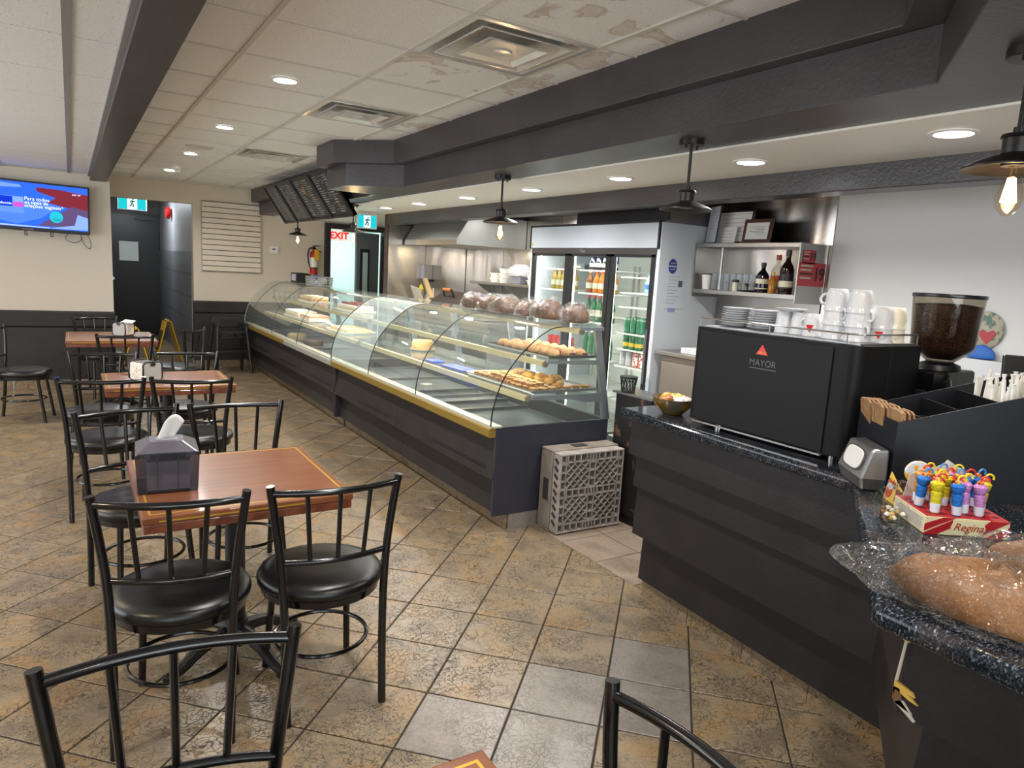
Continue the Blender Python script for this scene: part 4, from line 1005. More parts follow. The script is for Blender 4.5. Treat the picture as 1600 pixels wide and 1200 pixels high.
# ------------------------------------------------------------------ napkin holders
t = thing('smoked_napkin_box', 'smoked grey plastic napkin box with a napkin tongue, on the near table', 'napkin dispenser', (.277, 2.80, .7508), R(-4))
t.scale = (1.12, 1.12, 1.12)
MB().prism([(-.088, 0), (.088, 0), (.094, .125), (.088, .132), (-.088, .132), (-.094, .125)], -.098, .098, 'y').build('body', SMOKE, t, bev=.005)
MB().add([(-.096, -.10, .128), (.096, -.10, .128), (.096, .10, .128), (-.096, .10, .128), (-.05, -.045, .158), (.05, -.045, .158), (.05, .045, .158), (-.05, .045, .158)], [(0, 1, 5, 4), (1, 2, 6, 5), (2, 3, 7, 6), (3, 0, 4, 7), (4, 5, 6, 7), (3, 2, 1, 0)]).build('lid', mat('lid_grey', '#57545c', .3), t, bev=.006)
MB().lathe([(0, .1582), (.036, .1582), (.03, .161), (0, .161)], 24, (0, 0, 0), 1, .8).build('opening_ring', mat('ring_pale', '#8b8890', .4), t)
for x in (-.03, .03): MB().box(x-.0015, x+.0015, -.0995, -.0975, .01, .12).build('rib', BLKPL, t)
for x in (-.06, .06): MB().box(x-.008, x+.008, -.104, -.097, .118, .134).build('hinge', BLKPL, t)
box(-.06, .065, -.08, .08, .006, .1).build('napkin_stack', mat('napkin_grey', '#c9c7cb', .9), t)
mb = MB()
def nfn(u, v):
    a = (u-.5); return (-.005+a*.05*(1+.2*v)+.03*v, .0+.012*math.sin(a*5)*(1-v*.5)-.01*v, .155+.085*v-.1*a*a*v)
o = MB().grid(nfn, 9, 7).build('napkin_tongue', PAPER, t, smooth=60); s_ = o.modifiers.new('t', 'SOLIDIFY'); s_.thickness = .0015
def napkin_holder(label, loc, rz, extra):
    t = thing('napkin_holder', label, 'napkin dispenser', loc, rz, 'black-rimmed napkin holders')
    def loopP(hw, h, c): return [(-hw, c)]+[(-hw, h-c)]+[(-hw+c, h)]+[(hw-c, h)]+[(hw, h-c)]+[(hw, c)]+[(hw-c, 0)]+[(-hw+c, 0)]
    for y0, y1 in ((-.075, -.065), (.065, .075)):
        MB().prism(loopP(.066, .128, .018), y0, y1, 'y').build('face_plate', mat('plate_grey', '#aeadaa', .5), t)
        P = loopP(.068, .131, .018); ym = (y0+y1)/2
        MB().tube([(a, ym-.003 if ym < 0 else ym+.003, b+.002) for a, b in P], .0065, 6, True).build('black_rim', BLKPL, t, smooth=50)
    MB().box(-.016, .016, -.082, -.074, .108, .126).build('tab', BLKPL, t); MB().box(-.05, .05, -.065, .065, 0, .008).build('base', BLKPL, t)
    for s in (-1, 1):
        n_ = MB().prism([(s*.05, .008), (s*.066, .012), (s*.070, .06), (s*.066, .118), (s*.052, .124)], -.064, .064, 'y').build('napkin_pack', mat('napkin_print', '#d8d2c6', .8, var=('#b9a68f', 45, .56, .66)), t)
    if extra:
        for k in range(3): MB().obox((.01+.02*k, .01, .128+.008*k), (.10, .11, .008), (R(4*k), R(-5+5*k), R(8*k))).build('loose_napkin', PAPER, t)
    else: MB().obox((-.0, .0, .127), (.10, .12, .004)).build('top_napkin', mat('napkin_top', '#6a665f', .7), t)
napkin_holder('black-rimmed grey napkin holder on the second table', (.40, 5.22, .7508), R(30), False)
napkin_holder('black-rimmed napkin holder with loose napkins on the table nearest the television', (.43, 8.10, .7508), R(-37), True)

# ------------------------------------------------------------------ high chair
t = thing('high_chair', 'black plastic high chair against the far wainscot', 'high chair', (1.84, 10.30, 0), R(8))
HP = mat('high_chair_black', '#1d1d1f', .42)
for s in (-1, 1):
    for f in (-1, 1): MB().tube([(s*.19, f*.10, .70), (s*.235, f*.20, .02), (s*.237, f*.205, 0)], [.024, .021, .021], 8).build('leg', HP, t, smooth=40)
    MB().box(s*.19-.018, s*.19+.018, -.16, .16, .665, .70).build('arm', HP, t, bev=.008)
MB().box(-.16, .16, -.15, .15, .49, .515).build('seat', HP, t, bev=.006)
MB().prism([(-.21, .62), (.21, .62), (.205, .72), (.17, .765), (-.17, .765), (-.205, .72)], .11, .14, 'y').build('backrest', HP, t, bev=.01)
MB().box(-.07, .07, .098, .108, .70, .725).build('handle_slot', mat('slot', '#050505', .6), t)
for f in (-1, 1): MB().box(-.225, .225, f*.155-.012, f*.155+.012, .29, .325).build('cross_bar', HP, t, bev=.005)
for s in (-1, 1): MB().box(s*.21-.012, s*.21+.012, -.15, .15, .25, .28).build('side_bar', HP, t)
MB().box(-.17, .17, -.175, -.15, .56, .59).build('front_bar', HP, t, bev=.006)
MB().tube(spline([(-.1, -.02, .52), (-.04, -.1, .54), (.0, -.13, .56), (.05, -.1, .54), (.1, -.02, .52)]), .01, 6).build('strap', mat('strap_grey', '#3a3a3c', .7), t, smooth=50)
MB().tube([(0, -.14, .515), (0, -.15, .57)], .02, 8).build('crotch_post', HP, t)

# ------------------------------------------------------------------ floor signs
YS = mat('sign_yellow', '#e0b512', .45)
def floor_sign(label, loc, rz):
    t = thing('wet_floor_sign', label, 'floor sign', loc, rz, 'yellow folding floor signs')
    for s in (-1, 1):
        rot = (0, R(-s*14), 0)
        p = MB().obox((s*.105, 0, .31), (.012, .28, .62), rot).build('panel', YS, t, bev=.004)
        MB().obox((s*.115, 0, .33), (.004, .18, .30), rot).build('print_field', mat('sign_print', '#2a2412', .5), p)
    MB().tube([(0, -.10, .62), (0, .10, .62)], .016, 10).build('hinge', YS, t, smooth=40)
floor_sign('yellow folding floor sign standing open at the corridor mouth', (1.18, 11.5, 0), R(5))
floor_sign('yellow folding floor sign mostly hidden behind the far table', (.68, 10.3, 0), R(0))

# ------------------------------------------------------------------ crate leaning on the case end
CRG = mat('crate_grey', '#9a938c', .55, var=('#857d76', 14, .42, .62)); CRT = mat('crate_taupe', '#857a6f', .55, var=('#766b61', 12, .42, .6))
t = thing('dish_crate', 'grey plastic lattice dish crate stood on its side by the case end', 'crate', (2.755, 3.33, 0), R(-1))
w, h, d = .262, .53, .20
mb = MB()
mb.box(-w, w, .075, d, .004, .018).box(-w, w, .075, d, h-.014, h).box(-w, -w+.014, .075, d, .018, h-.014).box(w-.014, w, .075, d, .018, h-.014)
mb.build('outer_wall', CRT, t, bev=.006)
fr = MB()
fr.box(-w+.012, w-.012, -.004, .08, .008, .020).box(-w+.012, w-.012, -.004, .08, h-.022, h-.010).box(-w+.012, -w+.024, -.004, .08, .02, h-.022).box(w-.024, w-.012, -.004, .08, .02, h-.022)
fr.build('lattice_wall', CRG, t, bev=.004)
MB().box(-.07, .03, .10, .16, h-.003, h+.004).build('handle_slot', mat('slot_dark', '#2b2622', .8), t); MB().box(-w-.003, -w+.002, .10, .155, .2, .34).build('handle_slot', mat('slot_dark'), t)
MB().box(-w+.03, w-.03, .05, .06, .03, h-.03).build('inner_floor', mat('crate_inner', '#3c3733', .8), t)
lw = .0055
def bar(a, b, n='lattice_bar', wd=lw):
    a, b = Vector((a[0], 0, a[1])), Vector((b[0], 0, b[1])); v = b-a; L_ = v.length; an = math.atan2(v.z, v.x)
    MB().obox(((a+b)/2+Vector((0, .022, 0))), (L_, .05, wd), (0, -an, 0)).build(n, CRG, t)
xs_ = [-w+.03, -.25*w*2+.09, 0]
z0, z1, zm = .02, h-.02, h/2
xl, xr, bwid = -w+.02, w-.02, .045
for z in (z0+bwid, zm-bwid/2, zm+bwid/2, z1-bwid): bar((xl, z), (xr, z))
for x in (xl+.035, -bwid/2, bwid/2, xr-.035): bar((x, z0), (x, z1))
for zz in ((z0, z0+bwid), (zm-bwid/2, zm+bwid/2), (z1-bwid, z1)):
    for k in range(1, 10): bar((xl+(xr-xl)*k/10, zz[0]), (xl+(xr-xl)*k/10, zz[1]), 'lattice_rib', .008)
for xx in ((xl, xl+.035), (-bwid/2, bwid/2), (xr-.035, xr)):
    for k in range(1, 9): bar((xx[0], z0+(z1-z0)*k/9), (xx[1], z0+(z1-z0)*k/9), 'lattice_rib', .008)
for qx0, qx1 in ((xl+.035, -bwid/2), (bwid/2, xr-.035)):
    for qz0, qz1 in ((z0+bwid, zm-bwid/2), (zm+bwid/2, z1-bwid)):
        W_, H_ = qx1-qx0, qz1-qz0
        for k in range(-3, 4):
            # diagonals of slope 1 and -1, clipped to the quadrant
            for sg in (1, -1):
                c = k*H_/3.5; pts = []
                for x in (0, W_):
                    zz = (x*H_/W_+c) if sg > 0 else (H_-x*H_/W_+c)
                    if -1e-6 <= zz <= H_+1e-6: pts.append((x, zz))
                for zz in (0, H_):
                    x = (zz-c)*W_/H_ if sg > 0 else (H_+c-zz)*W_/H_
                    if 1e-6 < x < W_-1e-6: pts.append((x, zz))
                if len(pts) >= 2:
                    a, b = pts[0], pts[-1]
                    if math.hypot(a[0]-b[0], a[1]-b[1]) > .01: bar((qx0+a[0], qz0+a[1]), (qx0+b[0], qz0+b[1]), 'lattice_bar', .0045)
for k in range(9):
    z = .07+.05*k; MB().obox((-w+.013, .04, z), (.004, .045, .022), (R(35), 0, 0)).build('side_slot', mat('slot_dark'), t)
tag(base0(lump(.03, .025, .025, 5, .3, 14, 8, .4)).build('paper_scrap', PAPER, None, smooth=30, loc=(.590, 3.03, .001)), 'crumpled white paper scrap on the floor under the near table', 'litter')
# ------------------------------------------------------------------ coffee counter
FR = [(2.20, 2.49), (2.14, 1.265), (1.315, .70), (1.295, -1.6)]
def offs(e):
    out = []
    P = [Vector(p) for p in FR]
    for i, p in enumerate(P):
        ns = []
        for a, b in ((i-1, i), (i, i+1)):
            if a >= 0 and b < len(P):
                d = (P[b]-P[a]).normalized(); ns.append(Vector((-d.y, d.x)))
        n = sum(ns, Vector((0, 0))).normalized(); k = e/max(.4, n.dot(ns[0])); out.append((p.x+n.x*k, p.y+n.y*k))
    return out
BACKP = [(2.02, -1.6), (2.02, .30), (2.90, .95), (2.90, 2.49)]
ct = thing('coffee_counter', 'charcoal siding counter with angled corner under the granite top', 'counter', (2.4, 1.5, 0))
def cpart(mb, name, mt, **k):
    mb.v = [(a-2.4, b-1.5, c) for a, b, c in mb.v]; return mb.build(name, mt, ct, **k)
CSID = mat('counter_siding_dimmed', '#201d1e', .42, spec=.3, var=('#262223', 6, .4, .62), bump=(80, .08))  # siding colour darkened to stand in for weak light on the counter front
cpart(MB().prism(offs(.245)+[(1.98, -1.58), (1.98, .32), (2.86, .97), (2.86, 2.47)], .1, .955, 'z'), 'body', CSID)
cpart(MB().prism(offs(.27)+[(1.9, -1.55), (1.9, .35), (2.8, 1.0), (2.8, 2.43)], 0, .1, 'z'), 'plinth', BLACK)
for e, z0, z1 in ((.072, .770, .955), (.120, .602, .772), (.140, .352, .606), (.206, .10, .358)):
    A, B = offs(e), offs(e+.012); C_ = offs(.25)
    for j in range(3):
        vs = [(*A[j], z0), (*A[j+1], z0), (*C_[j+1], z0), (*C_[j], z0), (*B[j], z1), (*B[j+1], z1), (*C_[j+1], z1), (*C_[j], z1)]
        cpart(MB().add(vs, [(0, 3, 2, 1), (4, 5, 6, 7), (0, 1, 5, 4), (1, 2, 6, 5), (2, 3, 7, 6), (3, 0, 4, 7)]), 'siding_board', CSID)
T_ = offs(.235); T2_ = offs(.262)
for j in range(3):
    a, b = Vector(T_[j]), Vector(T_[j+1]); a2, b2 = Vector(T2_[j]), Vector(T2_[j+1]); L_ = (b-a).length; n = max(1, round(L_/.33))
    for k in range(n):
        p = [a.lerp(b, (k+.006)/n), a.lerp(b, (k+.994)/n), a2.lerp(b2, (k+.994)/n), a2.lerp(b2, (k+.006)/n)]
        cpart(MB().prism([tuple(q) for q in p], 0, .1, 'z'), 'tile', TILE)
# chipped laminate on the near face
CHIP = mat('chipped_yellow', '#c9a24a', .7); CHIPD = mat('chipped_brown', '#6b4a2c', .8)
fx = offs(.072)[2][0]+.0
for poly, mt, nm in (([(.668, .925), (.660, .944), (.652, .943), (.656, .924)], CHIP, 'chip'), ([(.664, .925), (.661, .925), (.668, .835), (.672, .835)], mat('chip_pale', '#b9b2a0', .7), 'scratch'),
                     ([(.672, .835), (.636, .826), (.630, .818), (.645, .820), (.622, .806), (.640, .808), (.668, .818), (.672, .800)], CHIP, 'chip'), ([(.672, .822), (.660, .822), (.655, .800), (.668, .790), (.673, .800)], CHIPD, 'chip'),
                     ([(.669, .79), (.665, .79), (.626, .768), (.622, .772), (.655, .80), (.650, .80), (.630, .782)], mat('chip_pale'), 'chip')):
    cpart(MB().prism(poly, fx-.0025, fx+.004, 'x'), nm, mt)
gt = tag(MB().prism(offs(0)+BACKP, .955, 1.0, 'z').build('granite_worktop', GRANITE, None, bev=.014, seg=4), 'dark speckled granite worktop with an angled corner', 'worktop')

# ------------------------------------------------------------------ espresso machine
ZC = 1.0005
t = thing('espresso_machine', 'large matte black espresso machine with a red triangle badge', 'coffee machine', (2.46, 1.745, ZC))
def ep(mb, name, mt, **k):
    mb.v = [(a-2.46, b-1.745, c-ZC) for a, b, c in mb.v]; return mb.build(name, mt, t, **k)
prof = [(2.275, 2.118), (2.268, 2.05), (2.262, 1.46)]+[tuple(p) for p in spline([(2.262, 1.43), (2.268, 1.395), (2.295, 1.374), (2.33, 1.37)], 4)]+[(2.65, 1.37), (2.65, 2.118)]
ep(MB().prism(prof, 1.025, 1.425, 'z'), 'housing', MACH, bev=.004, smooth=35)
ep(MB().add([(2.2665, 2.09, 1.03), (2.2605, 1.465, 1.03), (2.2605, 1.465, 1.41), (2.2665, 2.09, 1.41), (2.262, 2.09, 1.03), (2.256, 1.465, 1.03), (2.256, 1.465, 1.41), (2.262, 2.09, 1.41)], [(4, 5, 6, 7), (0, 3, 2, 1), (0, 1, 5, 4), (1, 2, 6, 5), (2, 3, 7, 6), (3, 0, 4, 7)]), 'front_panel', mat('machine_panel', '#141414', .5, spec=.22), bev=.002)
ep(MB().box(2.258, 2.27, 1.47, 2.09, 1.017, 1.024), 'lower_strip', CHROME)
ep(MB().box(2.31, 2.62, 1.42, 2.08, 1.012, 1.026), 'drip_base', BLKPL)
for y in (1.98, 1.45):
    for x in (2.31, 2.6): ep(MB().tube([(x, y, 1.0), (x, y, 1.02)], .018, 12), 'foot', CHROME if x < 2.4 else BLKPL, smooth=40)
ep(MB().box(2.29, 2.63, 1.39, 2.10, 1.425, 1.43), 'cup_tray', mat('cup_tray_steel', '#8f8f90', .35, .8))
rail = [(2.275, 2.11, 1.462), (2.268, 1.43, 1.462), (2.30, 1.385, 1.462), (2.64, 1.385, 1.462)]
ep(MB().tube(rail, .0032, 8), 'cup_rail', CHROME, smooth=40)
for p in ((2.275, 2.105), (2.27, 1.75), (2.272, 1.43), (2.64, 1.385)): ep(MB().tube([(*p, 1.424), (*p, 1.462)], .0028, 6), 'rail_post', mat('rail_post_grey', '#77787a', .35, .7))
xl = 2.2575
ep(MB().prism([(1.79, 1.345), (1.735, 1.345), (1.763, 1.385)], xl-.001, xl+.003, 'x'), 'triangle_badge', mat('badge_red', '#c4161c', .35))
text('badge_letters', 'DELTA', .013, mat('badge_gold', '#e0a03a', .4), t, (xl-.0015-2.46, 1.7625-1.745, 1.352-ZC), '-x')
text('maker_letters', 'MAYOR', .036, mat('letters_grey', '#55565a', .4), t, (xl-.001-2.46, 1.755-1.745, 1.312-ZC), '-x')
ep(MB().box(xl-.001, xl+.002, 1.69, 1.815, 1.289, 1.292), 'maker_underline', mat('letters_grey'))
ep(MB().box(2.45, 2.453, 1.3685, 1.3705, 1.03, 1.42), 'side_seam', BLACK)

# ------------------------------------------------------------------ crockery on the machine
ZT = ZC+.4302
def mk_saucer(label, group):
    t = thing('saucer', label, 'saucer', (0, 0, 0), 0, group)
    MB().lathe([(0, 0), (.036, 0), (.04, .003), (.066, .011), (.067, .0125), (.064, .0125), (.038, .0055), (0, .0045)], 30).build('dish', CER, t, smooth=60); return t
sauc = mk_saucer('white saucer in the first stack on the machine', 'first saucer stack'); k0 = True
for st, (x, y, n) in enumerate(((2.42, 2.035, 8), (2.42, 1.895, 8))):
    for k in range(n):
        l = ('%s white saucer from the bottom in the end stack', '%s white saucer from the bottom in the stack by the upturned cups')[st] % ORD[k]; g = ('end saucer stack', 'second saucer stack')[st]
        if k0: sauc.location = (x, y, ZT); sauc['label'] = l; sauc['group'] = g; k0 = False
        else: dup(sauc, None, (x+rg.uniform(-.002, .002), y+rg.uniform(-.002, .002), ZT+.0098*k), rg.uniform(0, 6), l, g)
def mk_cup(label, r, h, group, mt=CER, mark=None):
    """upturned cup: rim down"""
    t = thing('upturned_cup', label, 'cup', (0, 0, 0), 0, group)
    MB().lathe([(r-.004, 0), (r, 0), (r*1.0, h*.05), (r*.96, h*.08), (r*.93, h*.4), (r*.84, h*.8), (r*.74, h*.97), (r*.68, h), (r*.66, h-.004), (0, h-.004)], 28).build('bowl', mt, t, smooth=50)
    hp = spline([(r*.92, 0, h*.30), (r*1.2, 0, h*.33), (r*1.32, 0, h*.5), (r*1.16, 0, h*.68), (r*.84, 0, h*.74)], 4)
    MB().tube(hp, .0052, 8).build('handle', mt, t, smooth=50)
    if mark:
        a = R(mark); c, s = math.cos(a), math.sin(a); M_ = Matrix.Translation((r*.972*c, r*.972*s, h*.32)) @ Matrix.Rotation(a, 4, 'Z')
        mb = MB().prism([(-.014, .016), (.014, .016), (0, -.012)], 0, .002, 'x'); mb.v = [tuple(M_ @ Vector(v)) for v in mb.v]; mb.build('red_triangle', mat('badge_red'), t)
    return t
for i, (x, y, lab, mk, hr) in enumerate(((2.40, 1.785, 'upturned white cup beside the saucer stacks', None, 60), (2.40, 1.715, 'upturned white cup in the middle of the low row', None, 20), (2.385, 1.648, 'upturned white cup with a red triangle in the low row', 200, 100))):
    c = mk_cup(lab, .036, .085, 'low row of upturned cups', mark=(mk-hr) if mk else None); c.location = (x, y, ZT); c.rotation_euler = (0, 0, R(hr))
c = dup(sauc, None, (2.40, 1.75, ZT+.0852), 0, 'white saucer lying across the low row of upturned cups', 'saucer on cups')
def stack(x, y, n, r, h, labs, rot, mark=None):
    for k in range(n):
        c = mk_cup(labs[k], r, h, 'stacked upturned mugs', mark=(mark-rot[k]) if (mark is not None and k == 0) else None); c.location = (x, y, ZT+k*(h*.62)); c.rotation_euler = (0, 0, R(rot[k]))
stack(2.39, 1.562, 3, .044, .082, ['bottom mug of the first tall white stack', 'middle mug of the first tall white stack', 'top mug of the first tall white stack'], (260, 250, 110))
stack(2.385, 1.468, 3, .045, .082, ['bottom mug of the second tall white stack', 'middle mug of the second tall white stack', 'top mug of the second tall white stack'], (250, 265, 60))
stack(2.46, 1.425, 2, .042, .080, ['lower mug with a red mark, behind the second tall stack', 'upper mug of the short white stack'], (20, 30), 205)
c = mk_cup('cream patterned mug near the bean hopper, lower', .040, .078, 'patterned mugs', mat('cream_ceramic', '#d9d2bd', .2)); c.location = (2.545, 1.425, ZT); c.rotation_euler = (0, 0, R(200))
c = mk_cup('cream patterned mug near the bean hopper, upper', .040, .078, 'patterned mugs', mat('cream_ceramic', '#d9d2bd', .2)); c.location = (2.545, 1.425, ZT+.05); c.rotation_euler = (0, 0, R(190))
c = mk_cup('pale blue cup next to the bean hopper', .036, .085, 'pale blue cup', mat('blue_ceramic', '#b3bfd0', .2)); c.location = (2.60, 1.50, ZT)

# ------------------------------------------------------------------ bean grinder
t = thing('bean_grinder', 'black coffee grinder with a clear hopper full of beans', 'grinder', (2.80, 1.375, ZC))
MB().prism([(-.10, -.085), (.11, -.085), (.11, .085), (-.10, .085), (-.125, .05), (-.125, -.05)], 0, .335, 'z').build('body', mat('grinder_black', '#0f0f11', .22), t, bev=.012)
MB().lathe([(0, .335), (.075, .335), (.07, .352), (.045, .362), (0, .362)], 28).build('collar', BLKPL, t, smooth=40)
MB().lathe([(.045, .36), (.10, .405), (.108, .42), (.121, .605), (.118, .605), (.105, .42), (.097, .408), (.043, .363)], 36).build('hopper', clear('hopper_plastic', (.80, .77, .72), 1.45, .05), t, smooth=40)
MB().lathe([(0, .372), (.042, .372), (.094, .412), (.102, .425), (.112, .575), (.06, .582), (0, .58)], 32).build('coffee_beans', mat('beans', '#3a2219', .42, var=('#6b4634', 170, .46, .6), bump=(190, 1.0)), t, smooth=40)
MB().lathe([(0, .603), (.122, .603), (.124, .607), (.122, .617), (0, .619)], 36).build('lid', mat('lid_smoke', '#23232a', .2), t, smooth=40)
MB().box(-.135, -.10, -.03, .03, .20, .26).build('dosing_spout', BLKPL, t, bev=.006)
MB().tube([(-.09, -.09, .30), (-.14, -.12, .28)], .008, 8).build('lever', CHROME, t)

# ------------------------------------------------------------------ condiment organiser
OR = thing('condiment_organiser', 'tall black condiment organiser beside the chrome napkin dispenser', 'organiser', (2.105, 1.125, ZC), R(-37.7))
OM = mat('organiser_black', '#191b22', .42, spec=.35)
Lx, Ly = .52, .29
def zt(x): return .222+.30*x
for y in (0, Ly-.006): MB().prism([(0, 0), (Lx, 0), (Lx, zt(Lx)), (0, zt(0))], y, y+.006, 'y').build('side_panel', OM, OR)
MB().box(0, .006, .006, Ly-.006, 0, zt(0)).build('front_panel', OM, OR); MB().box(Lx-.006, Lx, .006, Ly-.006, 0, zt(Lx)).build('rear_panel', OM, OR)
MB().box(.006, Lx-.006, .006, Ly-.006, .0, .12).build('inner_floor', BLACK, OR)
for x in (.085, .19, .30): MB().box(x, x+.004, .006, Ly-.006, .12, zt(x)-.012).build('divider', BLACK, OR)
MB().box(.089, .30, Ly/2-.002, Ly/2+.002, .12, .225).build('divider', BLACK, OR)
OW = OR.matrix_basis.copy()
def opos(x, y, z): v = OR.location+Matrix.Rotation(R(-37.7), 3, 'Z') @ Vector((x, y, z)); return v
SLV = mat('kraft_card', '#8a6744', .8, var=('#9c7852', 40, .4, .6)); sl0 = None
for g_ in range(3):
    for k in range(5):
        loc = opos(.012+.0125*k, .05+.094*g_, .125); rz = R(-37.7+90+rg.uniform(-3, 3))
        slab_ = 'brown cup sleeve in the organiser, %s in the %s bundle' % (ORD[k], ('nearest', 'middle', 'machine-side')[g_])
        if sl0 is None:
            sl0 = thing('cup_sleeve', slab_, 'cup sleeve', loc, rz, 'brown cup sleeves in the organiser')
            MB().prism([(-.040, 0), (.040, 0), (.046, .125), (.03, .132), (-.03, .132), (-.046, .125)], -.0028, .0028, 'y').build('card', SLV, sl0)
            MB().box(.018, .0195, -.0033, .0033, .002, .128).build('glue_seam', mat('kraft_dark', '#5d4228', .8), sl0)
        else:
            c = dup(sl0, None, loc, rz, slab_); c.rotation_euler = (R(-8), 0, rz)
PK = [('#d8d49a', 'yellow'), ('#e2e0d8', 'white'), ('#a4703f', 'brown')]
for i, (x, y, a, kx) in enumerate(((.13, .06, 20, 1), (.15, .09, -15, 0), (.14, .07, 50, 0), (.13, .20, 10, 2), (.15, .22, -20, 2), (.24, .07, 30, 1), (.25, .10, -10, 1), (.24, .2, 5, 1))):
    tag(MB().obox((0, 0, 0), (.065, .04, .006)).build('sugar_packet', mat('packet_'+PK[kx][1], PK[kx][0], .6), None, loc=opos(x, y, .128+.03*0+.05+.008*i*0+.007*(i % 3)), rot=(R(6), R(-8), R(a-37.7)), bev=.002),
        '%s sugar packet lying in the organiser' % PK[kx][1], 'packet', '%s packets in the organiser' % PK[kx][1])
st0 = None
for k in range(2):
    a = opos(.20+.03*k, .03, .19); b = opos(.34, .20+.03*k, .25); d = b-a
    tag(MB().tube([(0, 0, 0), tuple(d)], .004, 6).build('stir_stick', PAPER, None, loc=a), ('white stirrer lying across the organiser, nearer' if k == 0 else 'white stirrer lying across the organiser, farther'), 'stirrer')
ST = mat('straw_paper', '#d8d8d2', .7)
for k in range(42):
    x, y = .315+.18*rg.random(), .03+.20*rg.random(); h = rg.uniform(.20, .245); tx, ty = rg.uniform(-.03, .03), rg.uniform(-.02, .04)
    a = opos(x, y, .122); b = opos(x+tx, min(y+ty, Ly-.02), .122+h+.02)
    o = MB().tube([(0, 0, 0), tuple((b-a)*.93), tuple((b-a)*.95), tuple(b-a)], [.0062, .0062, .004, .0075], 6).build('wrapped_straw', ST, None, loc=a, smooth=40)
    tag(o, 'white paper-wrapped straw standing in the organiser bundle', 'straw', 'wrapped straws in the organiser')

# ------------------------------------------------------------------ chrome napkin dispenser
t = thing('chrome_napkin_dispenser', 'brushed metal counter napkin dispenser beside the espresso machine', 'napkin dispenser', (2.135, 1.225, ZC), R(-127.7))
DM = mat('dispenser_metal', '#9a9ca0', .3, .85)
hw = .098
MB().add([(-hw*.9, -.040, 0), (hw*.9, -.040, 0), (hw*.9, .03, 0), (-hw*.9, .03, 0), (-hw, -.050, .040), (hw, -.050, .040), (hw, .03, .040), (-hw, .03, .040), (-hw*.93, -.022, .130), (hw*.93, -.022, .130), (hw*.93, .03, .134), (-hw*.93, .03, .134)],
   [(0, 3, 2, 1), (0, 1, 5, 4), (4, 5, 9, 8), (1, 2, 6, 5), (5, 6, 10, 9), (2, 3, 7, 6), (6, 7, 11, 10), (3, 0, 4, 7), (7, 4, 8, 11), (8, 9, 10, 11)]).build('housing', DM, t, bev=.007)
tl = math.atan2(.028, .09); M_ = Matrix.Translation((0, -.0375, .086)) @ Matrix.Rotation(-tl, 4, 'X')
def sell(a, b, n=3.4): return [(a*math.copysign(abs(math.cos(R(q)))**(2/n), math.cos(R(q))), b*math.copysign(abs(math.sin(R(q)))**(2/n), math.sin(R(q)))) for q in range(0, 360, 12)]
for a, b, y0_, y1_, nm, mt in ((.074, .037, -.0012, .003, 'opening', mat('opening_dark', '#3c3c3e', .5)), (.064, .033, -.005, .002, 'napkin', PAPER)):
    mb = MB().prism(sell(a, b), y0_, y1_, 'y'); mb.v = [tuple(M_ @ Vector(v)) for v in mb.v]; mb.build(nm, mt, t, bev=.002 if nm == 'napkin' else 0)
MB().lathe([(0, 0), (.004, 0), (.004, .003), (0, .003)], 10, M=Matrix.Translation((hw-.002, .0, .09)) @ Matrix.Rotation(R(90), 4, 'Y')).build('rivet', CHROME, t)

# ------------------------------------------------------------------ sweets display
CX = thing('sweets_carton', 'red and cream carton of chocolate umbrellas on the granite', 'carton', (1.842, .880, ZC), R(-37))
CR = mat('carton_red', '#a81420', .5); CC = mat('carton_cream', '#d8cca0', .55); CG = mat('carton_grey', '#c9c3b4', .6)
bw, bd, bh = .208, .175, .047
MB().box(0, bw, 0, bd, 0, bh).build('carton', CC, CX, bev=.0015)
MB().box(.002, bw-.002, .002, bd-.002, bh, bh+.0012).build('punched_top', CR, CX)
for i in range(6):
    for j in range(4): MB().lathe([(0, 0), (.009, 0), (.009, .0008), (0, .0008)], 10, (.022+.033*i, .03+.037*j, bh+.001)).build('hole', mat('hole_dark', '#4a0a10', .8), CX)
for p in ([(0, .008), (.04, .030), (.075, .047), (.045, .047), (0, .027)], [(0, 0), (.03, 0), (.068, .022), (.068, .042), (0, .003)], [(.15, 0), (.208, .034), (.208, .012), (.186, 0)], [(.145, .008), (.208, .046), (.208, .047), (.16, .047), (.145, .032)]): MB().prism(p, -.0008, .0006, 'y').build('red_stripe', CR, CX)
MB().prism([(.072, .004), (.142, .004), (.150, .024), (.142, .043), (.072, .043), (.064, .024)], -.0012, .0006, 'y').build('name_panel', mat('panel_cream', '#dcd7ae', .5), CX)
text('name_letters', 'Regina', .028, mat('script_red', '#a83218', .5), CX, (.107, -.0016, .024), '-y', shear=.35)
MB().box(-.0008, .0006, .01, bd-.01, .006, .04).build('ingredients_panel', CG, CX)
for k in range(6): MB().box(-.0012, .0003, .015, bd-.015-.01*(k % 3), .010+.005*k, .0118+.005*k).build('ingredients_line', mat('line_grey', '#8d877c', .7), CX)
MB().prism([(.02, bh), (.20, bh), (.205, .10), (.19, .125), (.15, .145), (.125, .160), (.118, .150), (.10, .138), (.06, .13), (.03, .11)], bd-.003, bd, 'y').build('header_card', CG, CX)
def cpos(x, y, z): return CX.location+Matrix.Rotation(R(-37), 3, 'Z') @ Vector((x, y, z))
UC = {'yellow': '#d3c21e', 'blue': '#1c6fc4', 'pink': '#c487c4', 'red': '#b8202c', 'orange': '#d98a2a'}
HC = {'yellow': '#e0c32a', 'blue': '#3a86c8', 'red': '#c62a2a'}
um = {}
